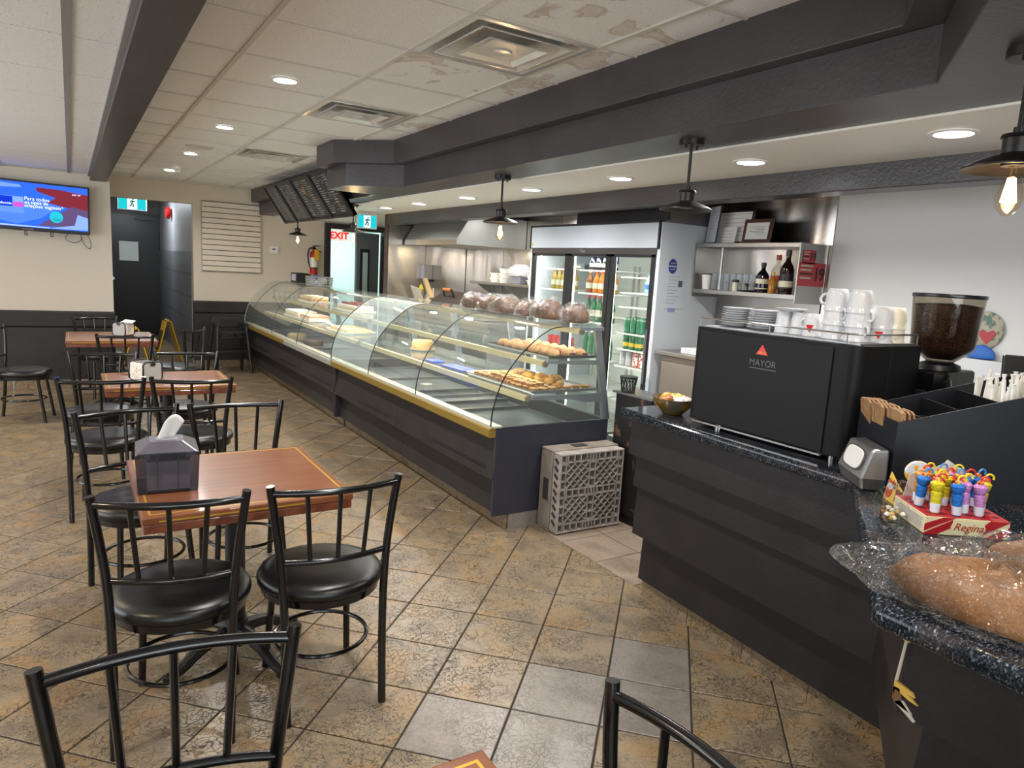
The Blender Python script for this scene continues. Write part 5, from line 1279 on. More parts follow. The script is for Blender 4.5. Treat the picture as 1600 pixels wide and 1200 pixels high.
lay = [('yellow', .035, .03, 'red'), ('blue', .085, .02, 'yellow'), ('pink', .115, .045, 'yellow'), ('pink', .145, .03, 'red'), ('yellow', .165, .065, 'yellow'), ('blue', .02, .085, 'blue'), ('red', .055, .075, 'yellow'), ('orange', .03, .12, 'red'),
       ('yellow', .09, .10, 'red'), ('red', .12, .095, 'blue'), ('blue', .145, .10, 'red'), ('orange', .065, .14, 'yellow'), ('yellow', .10, .145, 'blue'), ('pink', .135, .145, 'yellow'), ('blue', .175, .12, 'blue')]
for i, (c, x, y, hc) in enumerate(lay):
    t = thing('chocolate_umbrella', '%s foil chocolate umbrella with %s hook, %s of the carton' % (c, hc, ('front row' if y < .06 else 'middle rows' if y < .11 else 'back row')), 'sweet', cpos(x, y, bh+.0015), R(-37+rg.uniform(-20, 20)), '%s umbrellas with %s hooks' % (c, hc))
    t.rotation_euler = (R(rg.uniform(-4, 4)), R(rg.uniform(-5, 5)), t.rotation_euler[2])
    MB().lathe([(0, 0), (.009, 0), (.011, .02), (.014, .055), (.010, .058), (.015, .063), (.0175, .078), (.012, .084), (0, .085)], 14).build('foil_cone', mat('foil_'+c, UC[c], .28, .15, bump=(240, .5)), t, smooth=40)
    MB().lathe([(.0095, .003), (.0112, .003), (.0124, .026), (.0112, .026)], 14).build('label_band', mat('band_white', '#cfd0da', .5), t)
    hk = [(0, 0, .08), (0, 0, .093)]+[(.010+.010*math.cos(R(a)), 0, .095+.010*math.sin(R(a))) for a in range(180, -30, -20)]
    MB().tube(hk, .0026, 6).build('hook', mat('hook_'+hc, HC[hc], .4), t, smooth=50)
    MB().lathe([(0, .084), (.007, .084), (.008, .090), (.003, .094), (0, .094)], 10).build('foil_frill', mat('frill', '#d8b95a', .3, .3, var=('#c24a3a', 120, .45, .6)), t, smooth=50)
# yellow egg card and clear bags of sweets
t = thing('egg_carton_card', 'yellow printed sweets card leaning by the chrome dispenser', 'card', (2.015, 1.062, ZC), R(-127))
MB().prism([(-.058, 0), (.06, 0), (.06, .040), (-.0, .058), (-.058, .082)], 0, .003, 'y').build('card', mat('card_yellow', '#d9ad2e', .5, var=('#e3c65a', 25, .4, .6)), t)
t.rotation_euler = (R(-10), 0, R(-127))
MB().lathe([(0, 0), (.017, 0), (.017, .001), (0, .001)], 20, sy=1.2, M=Matrix.Translation((-.034, -.001, .028)) @ Matrix.Rotation(R(90), 4, 'X')).build('egg_print', mat('egg_red', '#c0281c', .5), t)
MB().lathe([(0, 0), (.017, 0), (.017, .0012), (0, .0012)], 20, sy=.5, M=Matrix.Translation((-.034, -.0012, .042)) @ Matrix.Rotation(R(90), 4, 'X')).build('egg_print', mat('egg_white', '#e8e2dc', .5), t)
text('card_letters', 'Kinder', .017, mat('letters_red', '#b3302c', .5), t, (-.030, -.0018, .058), '-y'); text('card_letters', 'Surprise', .017, mat('letters_blue', '#3a4fa8', .5), t, (-.030, -.0018, .046), '-y')
for k in range(4): MB().tube([(.012+.008*k, -.0015, .012), (.008+.011*k, -.0015, .045+.003*(k % 2))], .0028, 6).build('print_stick', mat('print_brown', '#6a3a20', .5), t)
MB().lathe([(0, 0), (.012, 0), (.012, .001), (0, .001)], 16, M=Matrix.Translation((.028, -.001, .012)) @ Matrix.Rotation(R(90), 4, 'X')).build('print_blot', mat('print_violet', '#8a7ab0', .5), t)
for i, (x, y, s, lab) in enumerate(((-.035, .10, .05, 'crinkled clear bag of small sweets behind the yellow card'), (.0, .15, .045, 'crinkled clear bag of sweets beside the cone lollipop'))):
    b = tag(base0(lump(s, s*.8, s*1.25, 140+i, .2, 26, 16, .5)).build('sweets_bag', PLAS, None, smooth=25, loc=cpos(x, y, .0)), lab, 'bag')
    for k in range(9): base0(lump(.008, .008, .007, k, .05, 8, 6)).build('sweet', mat(('sweet_gold', 'sweet_white', 'sweet_brown')[k % 3], ('#c9a24a', '#ddd8cc', '#5c3b26')[k % 3], .3), b, smooth=60, loc=(rg.uniform(-.6, .6)*s, rg.uniform(-.5, .5)*s, .004+.010*(k//4)))
t = thing('cone_lollipop', 'round printed lollipop fan behind the umbrellas', 'sweet', cpos(.055, .182, 0), R(-50))
MB().tube([(0, 0, 0), (0, 0, .09)], .003, 6).build('stick', PAPER, t)
MB().lathe([(0, -.004), (.03, -.004), (.034, 0), (.03, .004), (0, .004)], 24, M=Matrix.Translation((0, 0, .115)) @ Matrix.Rotation(R(90), 4, 'X')).build('disc', mat('lolly_print', '#c9d4e0', .35, var=('#d8a83a', 55, .5, .56)), t, smooth=40)

# ------------------------------------------------------------------ bread on the granite
bagged('golden bread in a clear bag at the granite edge', (1.475, .56, ZC), R(-80), (.19, .098, .075), 41, CRUSTG, 'bagged breads on the granite', .9, (-1, .1), .11, .07)
bagged('golden bread in a clear bag behind the first, cut by the photo edge', (1.765, .54, ZC), R(-75), (.165, .09, .07), 43, CRUSTG, 'bagged breads on the granite', .5, (-1, .1), .07, .07)
# gold bowl of snacks
t = thing('gold_bowl', 'gold rimmed bowl of wrapped snacks at the counter end', 'bowl', (2.345, 2.29, ZC))
MB().lathe([(0, .0), (.045, 0), (.05, .006), (.085, .04), (.095, .075), (.098, .076), (.092, .074), (.08, .043), (.045, .012), (0, .010)], 32).build('shell', mat('bowl_gold', '#b08c3a', .25, .8, var=('#8d8a86', 9, .45, .6)), t, smooth=50)
for k, (c, x, y, z) in enumerate((('#b07a3c', -.03, .02, .05), ('#d9b64a', .03, -.02, .06), ('#e0d8e0', -.01, -.04, .055), ('#c99a3c', .0, .04, .066), ('#e3c25a', .04, .03, .06), ('#a8683a', -.045, -.01, .06), ('#d8d2dc', .02, -.05, .06))):
    tag(base0(lump(.036, .028, .018, 60+k, .2, 14, 8, .4)).build('snack_packet', mat('snack_'+c.strip('#'), c, .35), None, smooth=40, loc=(2.345+x, 2.29+y, ZC+z)), ['tan', 'yellow', 'silver', 'ochre', 'pale yellow', 'brown', 'white'][k]+' snack packet heaped in the gold bowl', 'snack')
# ------------------------------------------------------------------ drinks cooler
FX, FY0, FY1 = 3.55, 3.73, 5.40
fr = thing('drinks_cooler', 'tall white three-door glass drinks cooler', 'cooler', (3.95, (FY0+FY1)/2, 0)); fo = (3.95, (FY0+FY1)/2)
def fp(mb, name, mt, par=None, **k):
    mb.v = [(a-fo[0], b-fo[1], c) for a, b, c in mb.v]; return mb.build(name, mt, par or fr, **k)
CW = mat('cooler_white', '#c7ccd2', .35); CI = mat('cooler_inner', '#d9dcd2', .5); CB = mat('cooler_black', '#1a1a1c', .35)
fp(MB().box(FX, 4.36, FY0, FY0+.035, .08, 2.02), 'side_panel', CW, bev=.004); fp(MB().box(FX, 4.36, FY1-.035, FY1, .08, 2.02), 'side_panel', CW, bev=.004)
fp(MB().box(4.32, 4.36, FY0+.035, FY1-.035, .08, 2.02), 'back_panel', CI)
fp(MB().box(FX+.03, 4.36, FY0+.035, FY1-.035, 1.80, 2.02), 'top_box', CW); fp(MB().box(FX+.02, 4.36, FY0+.035, FY1-.035, .08, .28), 'base_box', CB)
fp(MB().box(FX-.012, FX+.03, FY0+.02, FY1-.02, 1.835, 2.015), 'header_panel', mat('header_white', '#b4bbc4', .3), bev=.003)
fp(MB().box(FX-.016, FX-.002, FY0+.008, FY1-.008, 2.015, 2.03).box(FX-.016, FX+.03, FY0+.004, FY0+.02, 1.83, 2.03).box(FX-.016, FX+.03, FY1-.02, FY1-.004, 1.83, 2.03), 'header_frame', CB)
fp(MB().box(FX-.008, FX+.03, FY0+.03, FY1-.03, 1.79, 1.833), 'vent_band', mat('band_brown', '#3a3634', .4))
text('maker_badge', 'True', .035, mat('badge_silver', '#b0b0b0', .3, .6), fr, (FX-.009-fo[0], 4.62-fo[1], 1.811), '-x')
fp(MB().box(FX-.0135, FX-.011, FY1-.06, FY1-.035, 1.855, 1.88), 'energy_sticker', mat('sticker_green', '#9fb84a', .5))
for k in range(5): fp(MB().box(FX-.002, FX+.02, FY0+.05, FY1-.05, .10+.033*k, .118+.033*k), 'base_louvre', WHITEPL)
dY = [(4.815, 5.365), (4.275, 4.80), (3.765, 4.26)]
for (a, b), nm in zip(dY, 'abc'):
    d = fp(MB().box(FX-.006, FX+.02, a, a+.045, .28, 1.79).box(FX-.006, FX+.02, b-.045, b, .28, 1.79).box(FX-.006, FX+.02, a, b, 1.768, 1.79).box(FX-.006, FX+.02, a, b, .28, .33), 'door', CB, bev=.003)
    fp(MB().box(FX+.004, FX+.010, a+.045, b-.045, .33, 1.768), 'door_glass', GLASSC, d)
    fp(MB().box(FX-.016, FX-.006, a+.012, a+.03, .85, 1.25), 'door_handle', mat('handle_grey', '#55565a', .35), d)
LT = emit('cooler_tube', '#f4fbf2', 5)
for y in (5.30, 4.79, 4.265, 3.79):
    fp(MB().tube([(FX+.05, y, .34), (FX+.05, y, 1.77)], .010, 8), 'light_tube', LT)
SHZ = {'a': (1.24, 1.485, 1.665), 'b': (.94, 1.24, 1.475, 1.665), 'c': (.93, 1.19, 1.395, 1.505, 1.625)}
WIRE = mat('wire_white', '#d5d6d0', .4)
for (a, b), nm in zip(dY, 'abc'):
    for z in (.36, .66)+SHZ[nm]:
        mb = MB(); mb.box(FX+.09, FX+.098, a+.03, b-.03, z-.012, z).box(4.28, 4.288, a+.03, b-.03, z-.012, z)
        n = 12
        for k in range(n+1):
            y = a+.04+(b-a-.08)*k/n; mb.box(FX+.098, 4.28, y-.0025, y+.0025, z-.006, z-.001)
        fp(mb, 'wire_shelf', WIRE)
    for y in (a+.025, b-.025): fp(MB().box(4.29, 4.315, y-.012, y+.012, .34, 1.72), 'shelf_track', WIRE)
area_o = []
for y in (5.09, 4.54, 4.01):
    o = area('cooler_lamp', (FX+.06-fo[0], y-fo[1], 1.785), (0, R(-12), 0), .05, .4, 1.6, (.95, 1, .95)); o.parent = fr
    o = area('cooler_lamp', (FX+.05-fo[0], y-fo[1]-.2, 1.05), (0, R(-90), 0), 1.2, .03, 1.5, (.95, 1, .95)); o.parent = fr
def bottle(name, label, group, r, h, body, cap, lab=None, can=False):
    t = thing(name, label, 'can' if can else 'bottle', (0, 0, 0), 0, group)
    if can:
        MB().lathe([(0, 0), (r*.8, 0), (r, h*.06), (r, h*.9), (r*.82, h*.97), (r*.8, h)], 16).build('body', body, t, smooth=40); MB().lathe([(0, h*.985), (r*.8, h*.985), (r*.8, h), (0, h*.992)], 16).build('lid', CHROME, t)
    else:
        MB().lathe([(0, 0), (r*.9, 0), (r, h*.05), (r, h*.5), (r*.85, h*.62), (r*.42, h*.8), (r*.38, h*.92), (0, h*.92)], 16).build('body', body, t, smooth=40); MB().lathe([(0, h*.9), (r*.46, h*.9), (r*.46, h), (0, h)], 12).build('cap', cap, t, smooth=40)
    if lab: MB().lathe([(r*1.01, h*.2), (r*1.02, h*.2), (r*1.02, h*.45), (r*1.01, h*.45)], 16).build('label_band', lab, t)
    return t
def row(proto, x0, y0, dy, n, rows, dx, z):
    f = True
    for r_ in range(rows):
        for k in range(n):
            loc = (x0+dx*r_, y0-dy*k, z+.001)
            l = proto['label'] if f else base_
            if f: base_ = l; proto.location = loc; f = False; proto['label'] = base_ if n*rows == 1 else base_+', %s along' % ORD[k]
            else: dup(proto, None, loc, rg.uniform(0, 6), base_+', %s along' % ORD[k]+(' behind' if r_ else ''))
B = lambda c, r=.2: mat('drink_'+c.strip('#'), c, r)
LW = B('#b0ac98', .5)
row(bottle('juice_bottle', 'yellow juice bottle with red cap behind the first cooler door', 'juice row, first door', .033, .18, B('#8f7a34'), B('#b8322a'), LW), 3.70, 5.20, .073, 5, 1, .1, 1.485)
row(bottle('juice_bottle', 'orange juice bottle with red cap behind the middle cooler door', 'juice row, middle door', .034, .185, B('#a8651a'), B('#c2452a'), LW), 3.70, 4.60, .073, 4, 1, .1, 1.475)
row(bottle('juice_bottle', 'brown tea bottle beside the orange juices in the cooler', 'tea bottle, middle door', .034, .185, B('#7a4a22'), B('#c9b48a'), LW), 3.70, 4.69, .07, 1, 1, .1, 1.475)
row(bottle('black_can', 'black can with pale emblem on the top shelf of the middle door', 'black cans', .038, .12, B('#141416'), None, LW, True), 3.72, 4.68, .085, 4, 1, .1, 1.665)
row(bottle('green_bottle', 'green bottle alone behind the first cooler door', 'lone green bottle', .034, .2, B('#5f9a72', .1), B('#3f6a4a'), None), 3.70, 5.03, .08, 1, 1, .1, 1.24)
row(bottle('green_bottle', 'green glass bottle with red cap behind the middle cooler door', 'green bottles, middle door', .033, .215, B('#2f5f40', .1), B('#b0362c'), LW), 3.70, 4.69, .075, 5, 1, .1, 1.24)
row(bottle('green_bottle', 'green glass bottle on the lower shelf of the middle door', 'lower green bottles, middle door', .033, .23, B('#24633a', .1), B('#d5d8d0'), None), 3.70, 4.69, .075, 5, 1, .1, .94)
row(bottle('red_can', 'red can behind the first cooler door', 'red cans', .033, .13, B('#b01c24'), None, None, True), 3.70, 5.2, .072, 5, 1, .1, .94)
fp(MB().box(FX+.09, 4.28, 4.845, 5.335, .93, .938), 'wire_shelf', WIRE)
row(bottle('green_can', 'green can on the upper drinks shelf of the near cooler door', 'green cans, upper', .033, .12, B('#2c6b4c'), None, None, True), 3.70, 4.17, .072, 3, 2, .09, 1.19)
row(bottle('green_can', 'green and gold can on the lower drinks shelf of the near cooler door', 'green cans, lower', .033, .12, B('#245f3c'), None, B('#c9a83a', .4), True), 3.70, 4.17, .072, 3, 1, .09, 1.062)
fp(MB().box(FX+.09, 4.28, 3.795, 4.23, 1.054, 1.062), 'wire_shelf', WIRE)
row(bottle('silver_can', 'silver can beside the red cartons behind the near cooler door', 'silver cans', .033, .115, B('#a9a9a8', .3), None, None, True), 3.70, 4.19, .07, 2, 1, .09, .93)
row(bottle('patterned_can', 'red and white patterned can behind the near cooler door', 'patterned cans', .033, .115, mat('pattern_can', '#b83a30', .3, var=('#e2d8cc', 60, .48, .54)), None, None, True), 3.70, 4.04, .07, 2, 1, .09, .93)
row(bottle('iced_tea_bottle', 'brown iced tea bottle behind the near cooler door', 'iced tea bottles', .034, .2, B('#a8652a'), B('#d8d4c4'), LW), 3.70, 3.895, .07, 2, 1, .09, .93)
row(bottle('water_bottle', 'pale blue water bottle on the top shelf of the near cooler door', 'water bottles', .036, .15, B('#9fc0dc', .15), B('#3a6fb8'), B('#3a6fb8', .4)), 3.72, 3.99, .078, 3, 1, .09, 1.505)
t = thing('drink_carton', 'dark carton pack on the top shelf of the first cooler door', 'carton', (3.85, 5.02, 1.666)); box(-.1, .1, -.17, .17, 0, .045).build('carton', mat('carton_dark', '#4c4e4c', .5), t, bev=.003); box(-.101, -.099, -.12, .12, .012, .03).build('print', LW, t)
t = thing('snack_tub', 'clear tub of snack pieces at the bottom of the near cooler door', 'tub', (3.74, 3.96, .661)); MB().lathe([(.07, 0), (.09, .10), (.088, .10), (.068, .003)], 20).build('tub', PLAS, t, smooth=40); base0(lump(.075, .07, .05, 8, .15)).build('snacks', mat('snacks', '#b5743a', .6, var=('#d9a860', 70, .45, .6)), t, smooth=40)
# notices on the cooler side
t = thing('round_sticker', 'round blue sticker on the cooler side', 'sticker', (3.685, FY0-.001, 1.715)); MB().lathe([(0, 0), (.042, 0), (.042, .001), (0, .001)], 28, sy=1.25, M=Matrix.Rotation(R(90), 4, 'X')).build('disc', mat('sticker_blue', '#2c3f96', .5), t)
MB().box(-.042, .042, -.002, -.001, -.006, .006).build('band', LW, t)
for k in (-1, 1): MB().box(-.025, .025, -.002, -.001, k*.022-.003, k*.022+.003).build('line', LW, t)
t = thing('paper_notice', 'typed white notice taped on the cooler side', 'notice', (3.72, FY0-.001, 1.54)); MB().box(-.085, .085, -.0012, 0, -.13, .12).build('sheet', mat('notice_white', '#c9ced8', .6), t)
for k in range(9): MB().box(-.07, .05-.02*(k % 3), -.0018, -.001, .1-.024*k, .103-.024*k).build('line', mat('line_grey'), t)
MB().box(.035, .075, -.002, -.001, .03, .075).build('stamp', mat('stamp_grey', '#55585e', .6), t); MB().box(-.05, .02, -.002, -.001, -.15, -.125).build('signature', mat('sig_violet', '#8f93c8', .6), t)

# ------------------------------------------------------------------ back counter and wall shelf unit
t = thing('steel_back_counter', 'stainless back counter between cooler and coffee wall', 'counter', (3.87, 1.5, 0))
MB().box(-.31, .305, -2.6, 2.20, 1.085, 1.115).build('worktop', STEEL, t, bev=.004)
MB().box(-.27, .30, -2.6, 2.17, .08, 1.085).build('cabinet', mat('cabinet_taupe', '#8a8178', .4, .4), t)
for k in range(5): MB().box(-.282, -.268, 2.16-.86*(k+1)+.01, 2.16-.86*k, .12, 1.04).build('door', mat('cabinet_taupe'), t, bev=.004)
MB().box(.26, .305, -2.6, 1.25, 1.115, 1.285).build('upstand', STEEL, t)
MB().box(-.25, .3, -2.55, 2.1, 0, .08).build('plinth', BLACK, t)
t = thing('foam_trays', 'stack of white foam trays on the steel counter by the cooler', 'tray', (3.70, 3.42, 1.1155)); 
for k in range(3): MB().box(-.07, .07, -.10, .10, .012*k, .012*k+.010).build('foam_tray', WHITEPL, t, bev=.003)
t = thing('steel_wall_shelf', 'two-tier stainless wall shelf with bottles and frames', 'shelf', (4.03, 3.30, 1.51))
MB().box(-.14, .145, -.455, .41, .355, .385).build('upper_shelf', STEEL, t, bev=.003); MB().box(-.14, .145, -.455, .41, .025, .055).build('lower_shelf', STEEL, t, bev=.003)
MB().box(-.14, .145, -.463, -.455, .0, .385).build('end_panel', STEEL, t); MB().box(-.14, .145, .41, .418, .0, .385).build('end_panel', STEEL, t)
MB().box(.139, .142, -.455, .41, -.35, .025).build('splash_panel', STEEL, t)
MB().tube([(-.05, .24, .055), (-.05, .24, .355)], .012, 8).build('upright', STEEL, t)
SHU, SHL = 1.8955, 1.5655
def frame(label, loc, w, h, mt, border, tilt=8, red=False, lines=6):
    t = thing('framed_certificate', label, 'certificate', loc); t.rotation_euler = (0, R(tilt), 0)
    MB().box(-.006, .006, -w/2, w/2, 0, h).build('frame', mt, t, bev=.002)
    MB().box(-.0075, -.0055, -w/2+border, w/2-border, border, h-border).build('paper', PAPER, t)
    for k in range(lines):
        MB().box(-.0082, -.007, -w/2+border*2+.01*(k % 2), w/2-border*2-.03*(k % 3), h-border*2-(h-border*4)*k/lines-.003, h-border*2-(h-border*4)*k/lines).build('text_line', mat('line_grey'), t)
    if red: MB().box(-.0084, -.007, w/2-border*2-.012, w/2-border*2-.006, h*.45, h*.85).build('red_bar', CR, t)
frame('wide certificate in a thin black frame on the upper shelf', (3.986, 3.492, SHU), .34, .235, BLKPL, .014, red=True)
frame('small certificate in a brown wooden frame on the upper shelf', (3.957, 3.246, SHU), .235, .165, mat('frame_brown', '#4a2a22', .4), .026)
t = thing('loose_notice', 'loose white sheet leaning against the black certificate frame', 'notice', (3.943, 3.521, SHU)); t.rotation_euler = (0, R(10), 0)
MB().box(-.001, .001, -.105, .105, 0, .115).build('sheet', PAPER, t)
for k in range(4): MB().box(-.0016, -.0009, -.08, .07-.02*k, .02+.022*k, .0225+.022*k).build('text_line', mat('line_grey'), t)
t = thing('clip_folder', 'tall grey notice folder at the end of the upper shelf, by the cooler', 'notice', (3.93, 3.62, SHU)); t.rotation_euler = (0, R(5), R(-25))
MB().box(-.004, .004, -.09, .09, 0, .265).build('board', BLKPL, t); MB().box(-.0055, -.0035, -.085, .085, .005, .26).build('sheet', mat('sheet_bluegrey', '#b0b4bc', .6), t)
for k in range(6): MB().box(-.0062, -.005, -.06, .05-.01*k, .10+.024*k, .1025+.024*k).build('text_line', mat('line_grey'), t)
# lower shelf goods
t = thing('paper_cup', 'white paper cup with dark lid at the lower shelf end', 'cup', (3.957, 3.644, SHL)); MB().lathe([(0, 0), (.028, 0), (.038, .105), (0, .105)], 20).build('cup', PAPER, t, smooth=40); MB().lathe([(0, .105), (.039, .105), (.039, .112), (0, .114)], 20).build('lid', BLKPL, t)
CGL = clear('tumbler_glass', (.93, .94, .95), 1.5, .03)
gl0 = None
for lv in range(2):
    for r_ in range(2):
        for k in range(7):
            loc = (3.95+.075*r_, 3.57-.056*k, SHL+.0005+.062*lv)
            glab_ = 'small upturned glass, %s tier, %s row, %s from the cooler' % (('lower', 'upper')[lv], ('front', 'rear')[r_], ORD[k])
            if gl0 is None:
                gl0 = tag(MB().lathe([(.024, 0), (.026, 0), (.027, .058), (.0, .060), (0, .054), (.024, .052)], 14).build('small_glass', CGL, None, smooth=40, loc=loc), glab_, 'glass', 'small glasses on the lower shelf')
            else: dup(gl0, None, loc, None, glab_)
def liquor(label, y, x, r, h, body, cap, lab=None, lab2=None):
    t = thing('liquor_bottle', label, 'bottle', (x, y, SHL+.0003), 0, 'bottles on the lower shelf')
    MB().lathe([(0, 0), (r*.92, 0), (r, .008), (r, h*.55), (r*.8, h*.64), (r*.34, h*.76), (r*.32, h*.95), (0, h*.95)], 20).build('body', body, t, smooth=40)
    MB().lathe([(0, h*.86), (r*.4, h*.86), (r*.4, h), (0, h)], 14).build('cap', cap, t, smooth=40)
    if lab:
        MB().lathe([(r*1.01, h*.12), (r*1.02, h*.12), (r*1.02, h*.46), (r*1.01, h*.46)], 20).build('label_band', lab, t)
        if lab2: MB().lathe([(r*1.025, h*.16), (r*1.03, h*.16), (r*1.03, h*.30), (r*1.025, h*.30)], 20).build('label_inset', lab2, t)
liquor('short black liquor bottle on the lower shelf', 3.146, 3.948, .042, .20, mat('bottle_black', '#0d0c10', .12), BLKPL, mat('label_cream', '#b9b39a', .5), mat('bottle_black'))
liquor('clear liquor bottle with red label on the lower shelf', 3.061, 3.986, .042, .255, clear('bottle_clear', (.85, .84, .80), 1.5), mat('cap_red', '#8a2c22', .4), mat('label_red', '#a82a28', .5), mat('label_cream'))
liquor('dark rum bottle with black label, tallest on the shelf', 2.966, 3.957, .044, .285, mat('bottle_dark', '#1c0d0a', .12), BLKPL, mat('label_black', '#1c1816', .5), mat('label_cream'))
liquor('small amber bottle in front of the red-labelled one', 3.037, 3.915, .026, .14, mat('bottle_amber', '#8a5a14', .12), mat('cap_gold', '#a88a3a', .3, .6))
t = thing('sundae_dish', 'small black tray with a stemmed cup on the lower shelf', 'dish', (3.938, 3.255, SHL)); MB().lathe([(0, 0), (.05, 0), (.065, .012), (.06, .012), (0, .004)], 20).build('tray', BLKPL, t, smooth=40); MB().lathe([(0, .004), (.02, .006), (.005, .012), (.005, .03), (.022, .055), (.02, .055), (0, .034)], 16).build('stemmed_cup', mat('cup_dark', '#3a352f', .3), t, smooth=40)
t = thing('shaker_jar', 'small jar with black lid among the glasses on the lower shelf', 'jar', (3.919, 3.345, SHL)); MB().lathe([(0, 0), (.022, 0), (.022, .06), (0, .06)], 16).build('jar', mat('jar_cream', '#b7b09a', .3), t); MB().lathe([(0, .06), (.023, .06), (.023, .078), (0, .08)], 16).build('lid', BLKPL, t)
# red age notices on the shelf end
RN = mat('notice_red', '#a83038', .5)
def age(label, x, z, w, h, s):
    t = thing('age_notice', label, 'notice', (x, 2.8355, z)); MB().box(-w/2, w/2, -.0012, 0, -h/2, h/2).build('sheet', RN, t)
    text('number', '19', h*.75, mat('notice_black', '#1d1416', .6), t, (w*.27, -.0016, -.0), '-y', bold=.03)
    for k in range(4): MB().box(-w*.45, w*(.02-.06*(k % 2)), -.0017, -.001, h*.32-h*.17*k, h*.32-h*.17*k+h*.07).build('text_line', LW if k != 2 else mat('notice_black'), t)
age('small dark red age notice with 19, upper one', 3.985, 1.81, .13, .085, 1); age('larger bright red age notice with 19, lower one', 4.03, 1.70, .27, .15, 2)
t = thing('till_screen', 'black tilted till screen at the photo edge behind the straws', 'screen', (2.835, 1.035, ZC), R(-60))
MB().box(-.09, .09, -.07, .09, 0, .012).build('foot', BLKPL, t, bev=.004); MB().tube([(0, .05, .012), (0, .03, .26)], .02, 10).build('neck', BLKPL, t, smooth=40)
MB().obox((0, 0, .33), (.26, .022, .19), (R(-28), 0, 0)).build('housing', BLKPL, t, bev=.006); MB().obox((0, -.011, .324), (.235, .004, .165), (R(-28), 0, 0)).build('glass', mat('dark_glass', '#0a0a0c', .1), t)
# coloured plate on the white wall and things near it
t = thing('wall_plate', 'round painted plate with a red heart on the white wall', 'plate', (4.185, 1.852, 1.443))
MB().lathe([(0, 0), (.10, 0), (.102, .01), (.095, .014), (0, .012)], 32, M=Matrix.Rotation(R(-90), 4, 'Y')).build('plate', mat('plate_print', '#a8a08a', .4, var=('#4a6a5a', 26, .48, .56)), t, smooth=40)
MB().prism([(0, -.045), (.04, .0), (.042, .02), (.025, .032), (.0, .018), (-.025, .032), (-.042, .02), (-.04, 0)], -.018, -.013, 'x').build('red_heart', mat('heart_red', '#a82830', .4), t, loc=(0, -.025, -.03))
MB().lathe([(0, 0), (.03, 0), (.03, .003), (0, .003)], 20, sy=1.4, M=Matrix.Translation((-.013, .055, -.055)) @ Matrix.Rotation(R(-90), 4, 'Y')).build('black_blot', BLACK, t)
t = thing('blue_sponge', 'rounded blue cloth on the steel upstand behind the grinder', 'cloth', (4.16, 1.84, 1.2855)); base0(lump(.022, .075, .055, 9, .04, 18, 10, .3)).build('cloth', mat('cloth_blue', '#2f66b8', .6), t, smooth=60)

# ------------------------------------------------------------------ cooking line
t = thing('range_hood', 'stainless canopy hood over the cooking line', 'hood', (3.95, 7.45, 0))
MB().prism([(-.45, 1.87), (.43, 1.87), (.43, 2.19), (-.29, 2.19), (-.45, 1.93)], -.68, .70, 'y').build('canopy', STEELD, t, bev=.003)
MB().box(-.452, -.446, -.68, .70, 1.868, 1.925).build('lip', STEEL, t); MB().box(-.28, .42, -.66, .68, 2.19, 2.22).build('collar', BLACK, t)
t = thing('flat_griddle', 'black steel cooking griddle with wooden handle on the rear worktop', 'griddle', (3.62, 7.18, 1.10))
MB().box(-.15, .22, -.55, .35, 0, .10).build('body', STEEL, t, bev=.005); MB().prism([(-.14, .10), (.2, .10), (.2, .25), (.05, .26), (-.12, .14)], -.52, .18, 'y').build('lid', mat('griddle_black', '#2a2320', .5), t, bev=.01)
MB().tube([(-.06, -.28, .20), (-.09, -.28, .275), (-.09, -.06, .275), (-.06, -.06, .20)], .011, 8).build('handle_frame', BLKMET, t, smooth=40); MB().tube([(-.09, -.26, .278), (-.09, -.08, .278)], .017, 8).build('handle_grip', mat('grip_wood', '#a8622a', .5), t)
for k in range(3): MB().lathe([(0, 0), (.024, 0), (.02, .02), (0, .02)], 14, M=Matrix.Translation((-.15, .28-.12*k, .05)) @ Matrix.Rotation(R(-90), 4, 'Y')).build('dial', CHROME, t, smooth=40)
MB().box(-.153, -.149, -.05, .34, .015, .085).build('control_strip', BLKPL, t)
t = thing('rear_worktop', 'stainless rear worktop carrying the griddle', 'worktop', (3.9, 7.0, 0))
MB().box(-.5, .47, -1.15, 1.15, 1.06, 1.10).build('top', STEEL, t); MB().box(-.46, .45, -1.12, 1.12, .1, 1.06).build('cabinet', STEELD, t)
for k in range(4): MB().box(-.475, -.458, -1.1+.55*k, -.56+.55*k, .14, 1.0).build('drawer_front', STEEL, t)
for k in range(4): MB().tube([(-.50, -1.0+.55*k, .9), (-.50, -.68+.55*k, .9)], .009, 6).build('pull', CHROME, t)
MB().box(-.42, .42, -1.1, 1.1, 0, .1).build('plinth', BLACK, t)
t = thing('carton_scraps', 'torn open white cartons piled on the rear worktop', 'carton', (3.62, 7.85, 1.118))
PC = mat('carton_pale', '#b9b3a6', .7)
MB().obox((0, .12, .13), (.012, .24, .26), (R(8), R(-25), 0)).build('flap', PC, t); MB().obox((.06, -.06, .11), (.012, .2, .22), (R(-35), R(20), 0)).build('flap', PC, t); MB().obox((.02, -.12, .24), (.05, .30, .035), (R(48), 0, 0)).build('flap', mat('carton_tan', '#a08a68', .7), t); MB().obox((.05, .02, .05), (.16, .28, .1)).build('tub', PC, t)
MB().obox((-.02, .0, .235), (.02, .07, .07), (R(45), 0, 0)).build('sticker', mat('sticker_yellow', '#c9b23a', .5), t)
